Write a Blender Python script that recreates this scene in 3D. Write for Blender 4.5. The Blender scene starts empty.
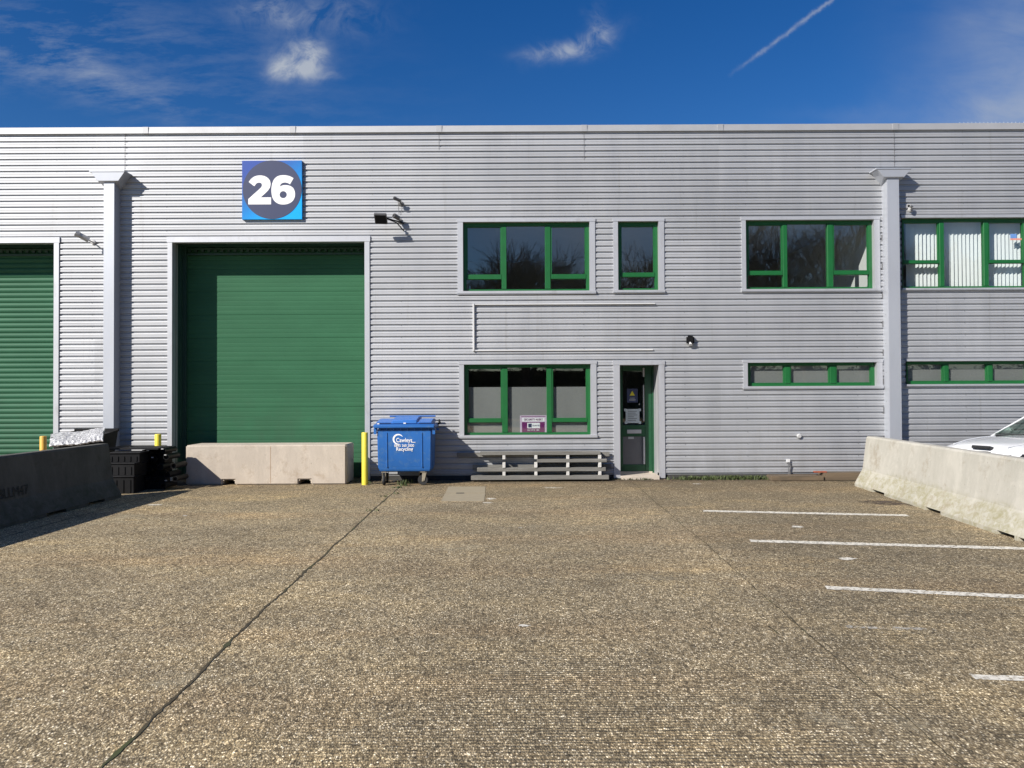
import bpy, bmesh, math, random
from mathutils import Vector, Matrix
R = math.radians
random.seed(26)
scene = bpy.context.scene
COL = scene.collection

# ------------------------------------------------------------------ camera
F_PX = 770.0
EYE = 1.77
WALL = 16.04                      # the outer face of the cladding
cam = bpy.data.cameras.new('camera')
cam_o = bpy.data.objects.new('camera', cam)
COL.objects.link(cam_o)
cam.sensor_width = 36.0
cam.lens = F_PX / 1024 * 36.0
cam.clip_start = 0.05
cam.clip_end = 2000
CM = Matrix.Translation((0, 0, EYE)) @ Matrix.Rotation(R(90.82), 4, 'X') @ Matrix.Rotation(R(-0.28), 4, 'Z')
cam_o.matrix_world = CM
scene.camera = cam_o


def ray(px, py):
    return (CM.to_3x3() @ Vector(((px - 512) / F_PX, (384 - py) / F_PX, -1))).normalized()


def wp(px, py, Y=WALL):           # point of the plane y = Y seen at a pixel
    d = ray(px, py)
    return Vector((0, 0, EYE)) + d * (Y / d.y)


def gp(px, py, z=0.0):            # point of the ground seen at a pixel
    d = ray(px, py)
    return Vector((0, 0, EYE)) + d * ((z - EYE) / d.z)


# ------------------------------------------------------------------ node helpers
class NT:
    def __init__(s, tree):
        s.t = tree
        s.n = tree.nodes
        s.l = tree.links

    def node(s, typ, **kw):
        n = s.n.new(typ)
        for k, v in kw.items():
            setattr(n, k, v)
        return n

    def set(s, sock, v):
        if isinstance(v, bpy.types.NodeSocket):
            s.l.new(v, sock)
        else:
            sock.default_value = v

    def math(s, op, a, b=0.0, c=None, clamp=False):
        n = s.node('ShaderNodeMath', operation=op, use_clamp=clamp)
        s.set(n.inputs[0], a)
        s.set(n.inputs[1], b)
        if c is not None:
            s.set(n.inputs[2], c)
        return n.outputs[0]

    def vmath(s, op, a, b=None):
        n = s.node('ShaderNodeVectorMath', operation=op)
        s.set(n.inputs[0], a)
        if b is not None:
            s.set(n.inputs[1], b)
        return n.outputs[0]

    def noise(s, vec, scale, detail=3, rough=0.5, dist=0.0):
        n = s.node('ShaderNodeTexNoise')
        s.set(n.inputs['Vector'], vec)
        n.inputs['Scale'].default_value = scale
        n.inputs['Detail'].default_value = detail
        n.inputs['Roughness'].default_value = rough
        n.inputs['Distortion'].default_value = dist
        return n.outputs['Fac']

    def voro(s, vec, scale, feature='F1', out='Distance', rnd=1.0):
        n = s.node('ShaderNodeTexVoronoi', feature=feature)
        s.set(n.inputs['Vector'], vec)
        n.inputs['Scale'].default_value = scale
        n.inputs['Randomness'].default_value = rnd
        return n.outputs[out]

    def ramp(s, fac, stops, interp='LINEAR'):
        n = s.node('ShaderNodeValToRGB')
        n.color_ramp.interpolation = interp
        e = n.color_ramp.elements
        while len(e) > 1:
            e.remove(e[-1])
        for i, (p, c) in enumerate(stops):
            if isinstance(c, (int, float)):
                c = (c, c, c)
            el = e[0] if i == 0 else e.new(p)
            el.position = p
            el.color = (*c[:3], 1)
        s.set(n.inputs[0], fac)
        return n.outputs[0]

    def mix(s, fac, a, b, mode='MIX'):
        n = s.node('ShaderNodeMix', data_type='RGBA', blend_type=mode)
        s.set(n.inputs['Factor'], fac)
        for i, v in ((6, a), (7, b)):
            if isinstance(v, tuple) and len(v) == 3:
                v = (*v, 1)
            s.set(n.inputs[i], v)
        return n.outputs[2]

    def mapping(s, vec, scale=(1, 1, 1), rot=(0, 0, 0), loc=(0, 0, 0)):
        n = s.node('ShaderNodeMapping')
        s.set(n.inputs['Vector'], vec)
        n.inputs['Scale'].default_value = scale
        n.inputs['Rotation'].default_value = rot
        n.inputs['Location'].default_value = loc
        return n.outputs[0]


def new_mat(name):
    m = bpy.data.materials.new(name)
    m.use_nodes = True
    nt = NT(m.node_tree)
    b = nt.n['Principled BSDF']
    return m, nt, b


def geo_pos(nt):
    return nt.node('ShaderNodeNewGeometry').outputs['Position']


def pm(name, col, rough=0.5, metal=0.0, var=0.12, vscale=6.0, bump=0.0, bscale=60.0, spec=0.5, stretch=(1, 1, 1), dirt=None, dirt_scale=3.0, dirt_lo=0.55, coat=0.0):
    m, nt, b = new_mat(name)
    pos = nt.mapping(geo_pos(nt), scale=stretch)
    n = nt.noise(pos, vscale, 5, 0.6)
    f = nt.ramp(n, [(0.25, 1 - var), (0.75, 1 + var)])
    c = nt.mix(1.0, col, f, 'MULTIPLY')
    if dirt:
        dn = nt.ramp(nt.noise(pos, dirt_scale, 6, 0.65), [(dirt_lo, 0.0), (dirt_lo + 0.18, 1.0)])
        c = nt.mix(dn, c, dirt)
    nt.set(b.inputs['Base Color'], c)
    b.inputs['Roughness'].default_value = rough
    b.inputs['Metallic'].default_value = metal
    b.inputs['Specular IOR Level'].default_value = spec
    b.inputs['Coat Weight'].default_value = coat
    if name.startswith('black_'):
        b.inputs['Specular IOR Level'].default_value = 0.2
    if bump:
        bn = nt.node('ShaderNodeBump')
        bn.inputs['Strength'].default_value = bump
        bn.inputs['Distance'].default_value = 0.01
        nt.set(bn.inputs['Height'], nt.noise(geo_pos(nt), bscale, 4, 0.6))
        nt.set(b.inputs['Normal'], bn.outputs[0])
    return m


# ------------------------------------------------------------------ world and sun
SUN_FROM = Vector((-1.10, -0.965, 0.94)).normalized()      # towards the sun
elev = math.asin(SUN_FROM.z)
azim = math.atan2(SUN_FROM.x, SUN_FROM.y)
world = bpy.data.worlds.new('World')
scene.world = world
world.use_nodes = True
wt = NT(world.node_tree)
bg = wt.n['Background']
sky = wt.node('ShaderNodeTexSky', sky_type='NISHITA')
sky.sun_disc = False
sky.sun_elevation = elev
sky.sun_rotation = azim % (2 * math.pi)
sky.altitude = 100
sky.air_density = 1.0
sky.dust_density = 0.0
sky.ozone_density = 4.0
hsv = wt.node('ShaderNodeHueSaturation')
hsv.inputs['Saturation'].default_value = 1.33
hsv.inputs['Hue'].default_value = 0.512
hsv.inputs['Value'].default_value = 1.20
wt.l.new(sky.outputs[0], hsv.inputs['Color'])
tc = wt.node('ShaderNodeTexCoord')
sep = wt.node('ShaderNodeSeparateXYZ')
wt.l.new(tc.outputs['Generated'], sep.inputs[0])
dy = wt.math('MAXIMUM', wt.math('ABSOLUTE', sep.outputs[1]), 0.08)
U = wt.math('DIVIDE', sep.outputs[0], dy)
V = wt.math('DIVIDE', sep.outputs[2], dy)
cmb = wt.node('ShaderNodeCombineXYZ')
wt.set(cmb.inputs[0], U)
wt.set(cmb.inputs[1], V)
wt.set(cmb.inputs[2], sep.outputs[1])
uv = cmb.outputs[0]
warp = wt.node('ShaderNodeTexNoise')
wt.set(warp.inputs['Vector'], uv)
warp.inputs['Scale'].default_value = 14
warp.inputs['Detail'].default_value = 5
wsep = wt.node('ShaderNodeSeparateXYZ')
wt.l.new(warp.outputs['Color'], wsep.inputs[0])
WU = wt.math('ADD', U, wt.math('MULTIPLY', wt.math('SUBTRACT', wsep.outputs[0], 0.5), 0.07))
WV = wt.math('ADD', V, wt.math('MULTIPLY', wt.math('SUBTRACT', wsep.outputs[1], 0.5), 0.06))


def blob(u0, v0, ru, rv, ang, amp, warped=True):
    a, b_ = (WU, WV) if warped else (U, V)
    du = wt.math('SUBTRACT', a, u0)
    dv = wt.math('SUBTRACT', b_, v0)
    c_, s_ = math.cos(ang), math.sin(ang)
    p = wt.math('ADD', wt.math('MULTIPLY', du, c_ / ru), wt.math('MULTIPLY', dv, s_ / ru))
    q = wt.math('ADD', wt.math('MULTIPLY', du, -s_ / rv), wt.math('MULTIPLY', dv, c_ / rv))
    r2 = wt.math('ADD', wt.math('MULTIPLY', p, p), wt.math('MULTIPLY', q, q))
    return wt.math('MULTIPLY', wt.math('POWER', 2.718, wt.math('MULTIPLY', r2, -1.0)), amp)


fine = wt.noise(uv, 30, 8, 0.62, 0.6)
fineR = wt.ramp(fine, [(0.36, 0.0), (0.62, 1.0)])
streak = wt.noise(wt.mapping(uv, scale=(4, 15, 1), rot=(0, 0, R(20))), 2.2, 9, 0.68, 0.15)
streakR = wt.ramp(streak, [(0.44, 0.0), (0.76, 1.0)])


def uvp(px, py):
    d = ray(px, py)
    return d.x / d.y, d.z / d.y


def add(*xs):
    r = xs[0]
    for x in xs[1:]:
        r = wt.math('ADD', r, x)
    return r


pu = [blob(*uvp(295, 62), 0.030, 0.021, 0.1, 1.25), blob(*uvp(278, 70), 0.018, 0.013, 0.2, 0.6), blob(*uvp(310, 50), 0.014, 0.015, 0.6, 0.6), blob(*uvp(330, 71), 0.02, 0.006, 0.0, 0.35)]
wi = [blob(*uvp(582, 42), 0.046, 0.013, 0.35, 0.5), blob(*uvp(553, 50), 0.035, 0.012, 0.1, 0.45), blob(*uvp(604, 25), 0.012, 0.022, 0.0, 0.5),
      blob(*uvp(275, 12), 0.055, 0.022, -0.1, 0.38), blob(*uvp(330, 14), 0.07, 0.03, 0.0, 0.2)]
st = [blob(*uvp(110, 88), 0.11, 0.026, -0.35, 0.42), blob(*uvp(20, 50), 0.11, 0.05, 0, 0.34), blob(*uvp(150, 40), 0.25, 0.06, -0.2, 0.20), blob(*uvp(250, 105), 0.16, 0.03, -0.2, 0.14)]
rt = [blob(*uvp(1040, 110), 0.15, 0.08, 0.35, 1.25), blob(*uvp(1030, 20), 0.13, 0.07, 0.0, 0.5), blob(*uvp(860, 118), 0.07, 0.012, 0, 0.18)]
soft = wt.ramp(wt.noise(wt.mapping(uv, scale=(1, 2.5, 1)), 6, 7, 0.6, 0.4), [(0.25, 0.25), (0.75, 1.0)])
cl = add(wt.math('MULTIPLY', add(*pu), wt.ramp(fine, [(0.34, 0.12), (0.62, 0.85)])),
         wt.math('MULTIPLY', add(*wi), fineR),
         wt.math('MULTIPLY', add(*st), streakR),
         wt.math('MULTIPLY', wt.math('MULTIPLY', add(*rt), soft), 0.80))
# a vapour trail: a long thin streak along a straight direction of the sky
a_, b_ = uvp(727, 77), uvp(832, 0)
L_ = math.hypot(b_[0] - a_[0], b_[1] - a_[1])
ex, ey = (b_[0] - a_[0]) / L_, (b_[1] - a_[1]) / L_
tn = wt.math('MULTIPLY', wt.math('SUBTRACT', wt.noise(uv, 90, 4, 0.6), 0.5), 0.008)
s_al = wt.math('ADD', wt.math('MULTIPLY', wt.math('SUBTRACT', U, a_[0]), ex), wt.math('MULTIPLY', wt.math('SUBTRACT', V, a_[1]), ey))
t_pr = wt.math('ADD', tn, wt.math('ADD', wt.math('MULTIPLY', wt.math('SUBTRACT', U, a_[0]), -ey), wt.math('MULTIPLY', wt.math('SUBTRACT', V, a_[1]), ex)))
t2 = wt.math('MULTIPLY', t_pr, 1 / 0.0026)
trail = wt.math('POWER', 2.718, wt.math('MULTIPLY', wt.math('MULTIPLY', t2, t2), -1.0))
trail = wt.math('MULTIPLY', trail, wt.ramp(s_al, [(0.0, 0.0), (0.05, 0.42), (0.6, 0.62)]))
trail = wt.math('MULTIPLY', trail, wt.ramp(wt.noise(uv, 60, 3), [(0.3, 0.4), (0.6, 1)]))
front = wt.math('GREATER_THAN', sep.outputs[1], 0.0)
up = wt.math('GREATER_THAN', sep.outputs[2], 0.0)
trail = wt.math('MULTIPLY', trail, front)
back = wt.math('SUBTRACT', 1.0, front)
gen = wt.ramp(wt.noise(tc.outputs['Generated'], 3.0, 8, 0.6, 0.4), [(0.45, 0.0), (0.75, 0.5)])
cl = wt.math('ADD', wt.math('MULTIPLY', cl, front), wt.math('MULTIPLY', gen, back))
cl = wt.math('MULTIPLY', wt.math('ADD', cl, trail, clamp=True), up, clamp=True)
skyc = wt.mix(cl, hsv.outputs[0], (5.2, 5.8, 6.9))
wt.l.new(skyc, bg.inputs['Color'])
bg.inputs['Strength'].default_value = 0.056

sun = bpy.data.lights.new('sun', 'SUN')
sun.energy = 5.0
sun.angle = R(0.5)
sun.color = (1.0, 0.945, 0.87)
sun_o = bpy.data.objects.new('sun', sun)
COL.objects.link(sun_o)
sun_o.rotation_euler = (-SUN_FROM).to_track_quat('-Z', 'Y').to_euler()
sun_o.location = (-20, -18, 20)

vs = scene.view_settings
vs.view_transform = 'Standard'
vs.look = 'None'
vs.exposure = 0.48
vs.gamma = 1
vs.use_curve_mapping = False
scene.cycles.max_bounces = 8
scene.cycles.transparent_max_bounces = 12


# ------------------------------------------------------------------ mesh helpers
def world_of(o):
    m = Matrix.Identity(4)
    while o:
        m = o.matrix_basis @ m
        o = o.parent
    return m


class MB:
    def __init__(s):
        s.v = []
        s.f = []
        s.mi = []

    def add(s, vs_, fs, m=0):
        k = len(s.v)
        s.v += [tuple(p) for p in vs_]
        s.f += [tuple(i + k for i in f) for f in fs]
        s.mi += [m] * len(fs)
        return s

    def quad(s, a, b, c, d, m=0):
        return s.add([a, b, c, d], [(0, 1, 2, 3)], m)

    def box(s, x0, x1, y0, y1, z0, z1, m=0):
        p = [(x0, y0, z0), (x1, y0, z0), (x1, y1, z0), (x0, y1, z0), (x0, y0, z1), (x1, y0, z1), (x1, y1, z1), (x0, y1, z1)]
        return s.add(p, [(0, 3, 2, 1), (4, 5, 6, 7), (0, 1, 5, 4), (1, 2, 6, 5), (2, 3, 7, 6), (3, 0, 4, 7)], m)

    def obox(s, c, ax, ay, az, m=0):       # oriented box, half vectors
        c, ax, ay, az = Vector(c), Vector(ax), Vector(ay), Vector(az)
        p = [c - ax - ay - az, c + ax - ay - az, c + ax + ay - az, c - ax + ay - az, c - ax - ay + az, c + ax - ay + az, c + ax + ay + az, c - ax + ay + az]
        return s.add(p, [(0, 3, 2, 1), (4, 5, 6, 7), (0, 1, 5, 4), (1, 2, 6, 5), (2, 3, 7, 6), (3, 0, 4, 7)], m)

    def tube(s, a, b, r0, r1=None, n=12, caps=True, m=0):
        a, b = Vector(a), Vector(b)
        r1 = r0 if r1 is None else r1
        d = (b - a).normalized()
        u = d.orthogonal().normalized()
        w = d.cross(u)
        vs_ = []
        for c, r in ((a, r0), (b, r1)):
            for i in range(n):
                t = 2 * math.pi * i / n
                vs_.append(c + (u * math.cos(t) + w * math.sin(t)) * r)
        fs = [(i, (i + 1) % n, n + (i + 1) % n, n + i) for i in range(n)]
        if caps:
            fs += [tuple(range(n - 1, -1, -1)), tuple(range(n, 2 * n))]
        return s.add(vs_, fs, m)

    def path(s, pts, r, n=8, m=0):
        for a, b in zip(pts, pts[1:]):
            s.tube(a, b, r, r, n, True, m)
        return s

    def prism_x(s, prof, x0, x1, m=0):      # prof: list of (y, z) closed
        n = len(prof)
        vs_ = [(x0, y, z) for y, z in prof] + [(x1, y, z) for y, z in prof]
        fs = [(i, (i + 1) % n, n + (i + 1) % n, n + i) for i in range(n)] + [tuple(range(n - 1, -1, -1)), tuple(range(n, 2 * n))]
        return s.add(vs_, fs, m)

    def lathe(s, c, prof, n=24, axis='z', m=0):
        vs_, fs = [], []
        for r, h in prof:
            for i in range(n):
                t = 2 * math.pi * i / n
                if axis == 'z':
                    vs_.append((c[0] + r * math.cos(t), c[1] + r * math.sin(t), c[2] + h))
                elif axis == 'x':
                    vs_.append((c[0] + h, c[1] + r * math.cos(t), c[2] + r * math.sin(t)))
                else:
                    vs_.append((c[0] + r * math.cos(t), c[1] + h, c[2] + r * math.sin(t)))
        for j in range(len(prof) - 1):
            for i in range(n):
                a = j * n + i
                b2 = j * n + (i + 1) % n
                fs.append((a, b2, b2 + n, a + n))
        fs += [tuple(range(n - 1, -1, -1)), tuple(range((len(prof) - 1) * n, len(prof) * n))]
        return s.add(vs_, fs, m)

    def build(s, name, mat, parent=None, local=False, bevel=0.0, seg=2, smooth=False, weld=False, subsurf=0, solid=0.0):
        me = bpy.data.meshes.new(name)
        vv = s.v
        if parent is not None and not local:
            inv = world_of(parent).inverted()
            vv = [tuple(inv @ Vector(p)) for p in vv]
        me.from_pydata(vv, [], s.f)
        mats = mat if isinstance(mat, (list, tuple)) else [mat]
        for m in mats:
            me.materials.append(m)
        if len(mats) > 1:
            me.polygons.foreach_set('material_index', s.mi)
        bm = bmesh.new()
        bm.from_mesh(me)
        if weld:
            bmesh.ops.remove_doubles(bm, verts=bm.verts, dist=0.0005)
        if len(s.f) > 1:
            bmesh.ops.recalc_face_normals(bm, faces=bm.faces)
        if bevel:
            es = [e for e in bm.edges if len(e.link_faces) == 2 and e.calc_face_angle(0) > 0.35]
            bmesh.ops.bevel(bm, geom=es, offset=bevel, segments=seg, affect='EDGES', clamp_overlap=True)
        if smooth:
            for f in bm.faces:
                f.smooth = True
        bm.to_mesh(me)
        bm.free()
        if smooth:
            try:
                me.set_sharp_from_angle(angle=R(38))
            except Exception:
                pass
        o = bpy.data.objects.new(name, me)
        COL.objects.link(o)
        if parent is not None:
            o.parent = parent
        if solid:
            md = o.modifiers.new('solid', 'SOLIDIFY')
            md.thickness = solid
        if subsurf:
            md = o.modifiers.new('sub', 'SUBSURF')
            md.levels = md.render_levels = subsurf
        return o


def tag(o, label=None, cat=None, group=None, kind=None):
    if label:
        o['label'] = label
    if cat:
        o['category'] = cat
    if group:
        o['group'] = group
    if kind:
        o['kind'] = kind
    return o


def thing(name, label, cat, loc, rotz=0.0, group=None):
    o = bpy.data.objects.new(name, None)
    o.empty_display_size = 0.2
    COL.objects.link(o)
    o.location = loc
    o.rotation_euler = (0, 0, rotz)
    return tag(o, label, cat, group)


def text_mesh(name, body, mat, size, centre, parent, depth=0.002, facing='-y', align='CENTER', bold=0.0, sx=1.0, local=False, rz=0.0):
    cu = bpy.data.curves.new(name, 'FONT')
    cu.body = body
    cu.size = size
    cu.align_x = align
    cu.align_y = 'CENTER'
    cu.offset = bold
    cu.extrude = depth
    tmp = bpy.data.objects.new('tmp_text', cu)
    COL.objects.link(tmp)
    dg = bpy.context.evaluated_depsgraph_get()
    me = bpy.data.meshes.new_from_object(tmp.evaluated_get(dg))
    bpy.data.objects.remove(tmp)
    bpy.data.curves.remove(cu)
    M = Matrix.Translation(centre) @ Matrix.Rotation(rz, 4, 'Z') @ Matrix.Rotation(R(90), 4, 'X') @ Matrix.Diagonal((sx, 1, 1, 1))
    if not local:
        M = world_of(parent).inverted() @ M
    me.transform(M)
    me.name = name
    me.materials.clear()
    me.materials.append(mat)
    o = bpy.data.objects.new(name, me)
    COL.objects.link(o)
    o.parent = parent
    return o


def flat_shape(outline, holes, y0, y1):     # an extruded outline in the x-z plane
    bm = bmesh.new()
    loops = [outline] + holes
    edges = []
    for lp in loops:
        vs_ = [bm.verts.new((x, y0, z)) for x, z in lp]
        for i in range(len(vs_)):
            edges.append(bm.edges.new((vs_[i], vs_[(i + 1) % len(vs_)])))
    bmesh.ops.triangle_fill(bm, use_beauty=True, use_dissolve=False, edges=edges)
    mb = MB()
    bm.verts.index_update()
    idx = {v: i for i, v in enumerate(bm.verts)}
    vs_ = [v.co.copy() for v in bm.verts]
    mb.add(vs_, [tuple(idx[v] for v in f.verts) for f in bm.faces])
    for lp in loops:
        n = len(lp)
        mb.add([(x, y0, z) for x, z in lp] + [(x, y1, z) for x, z in lp], [(i, (i + 1) % n, n + (i + 1) % n, n + i) for i in range(n)])
    bm.free()
    return mb


def catmull(pts, k=5, closed=True, sharp=()):
    out = []
    n = len(pts)
    for i in range(n):
        p0, p1, p2, p3 = pts[(i - 1) % n], pts[i], pts[(i + 1) % n], pts[(i + 2) % n]
        if i in sharp:
            p0 = p1
        if (i + 1) % n in sharp:
            p3 = p2
        for j in range(k):
            t = j / k
            q = []
            for c in (0, 1):
                m1 = (p2[c] - p0[c]) * 0.5
                m2 = (p3[c] - p1[c]) * 0.5
                q.append((2 * t**3 - 3 * t**2 + 1) * p1[c] + (t**3 - 2 * t**2 + t) * m1 + (-2 * t**3 + 3 * t**2) * p2[c] + (t**3 - t**2) * m2)
            out.append(tuple(q))
    return out


# ------------------------------------------------------------------ materials
def cladding_mat():
    m, nt, b = new_mat('silver_cladding')
    pos = geo_pos(nt)
    sp = nt.node('ShaderNodeSeparateXYZ')
    nt.set(sp.inputs[0], pos)
    st_ = nt.noise(nt.mapping(pos, scale=(2.2, 1, 0.28)), 1.6, 6, 0.65)
    blot = nt.noise(pos, 0.55, 4, 0.6)
    hor = nt.noise(nt.mapping(pos, scale=(0.25, 1, 8)), 1.0, 3, 0.6)
    f = nt.math('ADD', nt.math('MULTIPLY', st_, 0.22), nt.math('ADD', nt.math('MULTIPLY', blot, 0.48), nt.math('MULTIPLY', hor, 0.3)))
    c = nt.ramp(f, [(0.34, (0.400, 0.410, 0.426)), (0.60, (0.475, 0.484, 0.500))])
    # each sheet differs a little
    sh = nt.math('FLOOR', nt.math('DIVIDE', sp.outputs[0], 4.35))
    sz = nt.math('FLOOR', nt.math('DIVIDE', sp.outputs[2], 1.0))
    wn = nt.node('ShaderNodeTexWhiteNoise', noise_dimensions='2D')
    cc = nt.node('ShaderNodeCombineXYZ')
    nt.set(cc.inputs[0], sh)
    nt.set(cc.inputs[1], sz)
    nt.set(wn.inputs['Vector'], cc.outputs[0])
    c = nt.mix(1.0, c, nt.ramp(wn.outputs['Value'], [(0, 0.94), (1, 1.05)]), 'MULTIPLY')
    # grime low down
    low = nt.math('MULTIPLY', nt.ramp(nt.math('DIVIDE', sp.outputs[2], 1.4), [(0.0, 1.0), (1.0, 0.0)]), nt.ramp(nt.noise(nt.mapping(pos, scale=(1.5, 1, 0.7)), 2.5, 6, 0.7), [(0.35, 0.1), (0.7, 0.6)]))
    c = nt.mix(nt.math('MULTIPLY', low, 0.6), c, (0.22, 0.21, 0.19))
    run = nt.ramp(nt.noise(nt.mapping(pos, scale=(9, 1, 0.35)), 1.3, 5, 0.6), [(0.60, 0.0), (0.72, 0.28)])
    c = nt.mix(run, c, (0.30, 0.295, 0.28))
    # scuffs
    sc = nt.ramp(nt.noise(nt.mapping(pos, scale=(1, 1, 2)), 9, 8, 0.75), [(0.68, 0.0), (0.76, 0.5)])
    c = nt.mix(sc, c, (0.3, 0.3, 0.31))
    nt.set(b.inputs['Base Color'], c)
    b.inputs['Metallic'].default_value = 0.58
    nt.set(b.inputs['Roughness'], nt.ramp(st_, [(0.3, 0.56), (0.7, 0.64)]))
    return m


M = {}
M['clad'] = cladding_mat()
M['trim'] = pm('trim_metal', (0.50, 0.51, 0.535), 0.5, 0.5, 0.06, 3, dirt=(0.42, 0.42, 0.43), dirt_scale=4, stretch=(1, 1, 0.4))
M['pillar'] = pm('pillar_metal', (0.46, 0.48, 0.52), 0.5, 0.45, 0.07, 2, stretch=(1, 1, 0.3))
M['green'] = pm('green_frame', (0.008, 0.105, 0.026), 0.42, 0, 0.1, 5)
M['dgreen'] = pm('dark_green_door', (0.008, 0.065, 0.026), 0.4, 0, 0.1, 5)


def shutter_mat(name, col):
    m, nt, b = new_mat(name)
    pos = geo_pos(nt)
    sp = nt.node('ShaderNodeSeparateXYZ')
    nt.set(sp.inputs[0], pos)
    big = nt.noise(nt.mapping(pos, scale=(0.5, 1, 1)), 1.1, 5, 0.6)
    fine_ = nt.noise(nt.mapping(pos, scale=(0.15, 1, 14)), 1.5, 5, 0.7)
    c = nt.mix(1.0, col, nt.ramp(nt.math('ADD', nt.math('MULTIPLY', big, 0.6), nt.math('MULTIPLY', fine_, 0.4)), [(0.35, 0.86), (0.65, 1.14)]), 'MULTIPLY')
    gz = nt.math('MULTIPLY', nt.ramp(nt.math('DIVIDE', sp.outputs[2], 2.2), [(0.0, 1.0), (1.0, 0.0)]), nt.ramp(nt.noise(nt.mapping(pos, scale=(1, 1, 0.5)), 2.5, 7, 0.75), [(0.4, 0.0), (0.65, 0.45)]))
    c = nt.mix(gz, c, (0.05, 0.075, 0.05))
    scf = nt.ramp(nt.noise(nt.mapping(pos, scale=(0.7, 1, 9)), 2.5, 8, 0.75), [(0.62, 0.0), (0.70, 0.22)])
    c = nt.mix(scf, c, (0.12, 0.20, 0.14))
    chips = nt.ramp(nt.noise(pos, 4.2, 9, 0.8), [(0.735, 0.0), (0.75, 1.0)])
    c = nt.mix(nt.math('MULTIPLY', chips, 0.7), c, (0.5, 0.52, 0.5))
    nt.set(b.inputs['Base Color'], c)
    b.inputs['Roughness'].default_value = 0.55
    b.inputs['Specular IOR Level'].default_value = 0.15
    return m


M['shutter'] = shutter_mat('green_shutter', (0.034, 0.122, 0.062))
M['shutter2'] = shutter_mat('green_laths', (0.034, 0.118, 0.066))
M['reveal'] = pm('reveal_green', (0.020, 0.06, 0.045), 0.5, 0, 0.1, 4)
M['black'] = pm('black_plastic', (0.007, 0.007, 0.008), 0.55, 0, 0.3, 8)
M['blackmatt'] = pm('black_matt', (0.014, 0.014, 0.015), 0.75, 0, 0.3, 8)
M['dark'] = pm('dark_void', (0.01, 0.01, 0.012), 0.8, 0, 0.1)
M['room'] = pm('room_wall', (0.42, 0.42, 0.41), 0.85, 0, 0.05, 2)
M['white'] = pm('white_paint', (0.75, 0.75, 0.73), 0.6, 0, 0.05, 4)
M['whiteroom'] = pm('white_plaster', (0.8, 0.8, 0.78), 0.8, 0, 0.04, 2)
M['ceil'] = pm('ceiling_tile', (0.5, 0.5, 0.5), 0.9, 0, 0.05, 2)
M['plinth'] = pm('plinth', (0.05, 0.048, 0.045), 0.9, 0, 0.3, 5)
M['roof'] = pm('roof_sheet', (0.3, 0.31, 0.32), 0.6, 0.2, 0.1, 1)
M['yellow'] = pm('yellow_paint', (0.80, 0.66, 0.06), 0.45, 0, 0.06, 4, dirt=(0.35, 0.28, 0.1), dirt_scale=9, dirt_lo=0.66)
M['amber'] = pm('amber_paint', (0.78, 0.45, 0.08), 0.45, 0, 0.06, 4, dirt=(0.3, 0.2, 0.08), dirt_scale=9, dirt_lo=0.66)
M['blue'] = pm('blue_plastic', (0.020, 0.125, 0.40), 0.42, 0, 0.07, 4, bump=0.05, bscale=90, dirt=(0.06, 0.16, 0.36), dirt_scale=9, dirt_lo=0.52)
M['bluelid'] = pm('blue_lid', (0.035, 0.16, 0.50), 0.38, 0, 0.06, 4)
M['letter'] = pm('white_letter', (0.85, 0.85, 0.85), 0.5, 0, 0.02)
M['navy'] = pm('navy_print', (0.036, 0.046, 0.105), 0.45, 0, 0.05, 2)
M['rubber'] = pm('rubber', (0.02, 0.02, 0.021), 0.8, 0, 0.2)
M['zinc'] = pm('zinc', (0.5, 0.45, 0.34), 0.4, 0.7, 0.15)
M['grey'] = pm('grey_plastic', (0.12, 0.12, 0.125), 0.5, 0, 0.1)
M['lgrey'] = pm('light_grey_plastic', (0.42, 0.42, 0.42), 0.5, 0, 0.1)
M['oldwood'] = pm('weathered_board', (0.165, 0.16, 0.145), 0.85, 0, 0.3, 6, bump=0.5, bscale=40, stretch=(0.3, 1, 3), dirt=(0.12, 0.115, 0.10), dirt_scale=5, dirt_lo=0.5)
M['endwhite'] = pm('white_block', (0.55, 0.54, 0.51), 0.7, 0, 0.3, 30)
M['timber'] = pm('timber_kerb', (0.13, 0.095, 0.06), 0.9, 0, 0.3, 5, bump=0.5, bscale=30, stretch=(0.3, 1, 2), dirt=(0.06, 0.05, 0.035), dirt_scale=3, dirt_lo=0.5)
M['brick'] = pm('red_brick', (0.3, 0.09, 0.05), 0.9, 0, 0.2, 20, bump=0.4)
M['film'] = pm('privacy_film', (0.245, 0.243, 0.232), 0.55, 0, 0.10, 1.2, stretch=(1, 1, 0.5))
M['slat'] = pm('blind_fabric', (0.84, 0.85, 0.84), 0.8, 0, 0.03)
M['purple'] = pm('purple_print', (0.17, 0.02, 0.13), 0.4, 0, 0.05)
M['pink'] = pm('pale_pink_print', (0.62, 0.5, 0.62), 0.5, 0, 0.03)
M['paper'] = pm('paper', (0.5, 0.55, 0.56), 0.7, 0, 0.03)
M['signyellow'] = pm('sign_yellow', (0.65, 0.55, 0.03), 0.5, 0, 0.03)
M['alu'] = pm('aluminium', (0.62, 0.62, 0.62), 0.35, 0.8, 0.1)
M['conduit'] = pm('white_channel', (0.62, 0.62, 0.62), 0.5, 0.1, 0.08, 2)
M['bark'] = pm('bark', (0.05, 0.04, 0.03), 0.9, 0, 0.2)
M['carpaint'] = pm('white_car_paint', (0.70, 0.71, 0.72), 0.25, 0, 0.01, coat=1.0)
M['cartrim'] = pm('car_black_trim', (0.012, 0.012, 0.013), 0.35, 0, 0.05)


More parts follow.
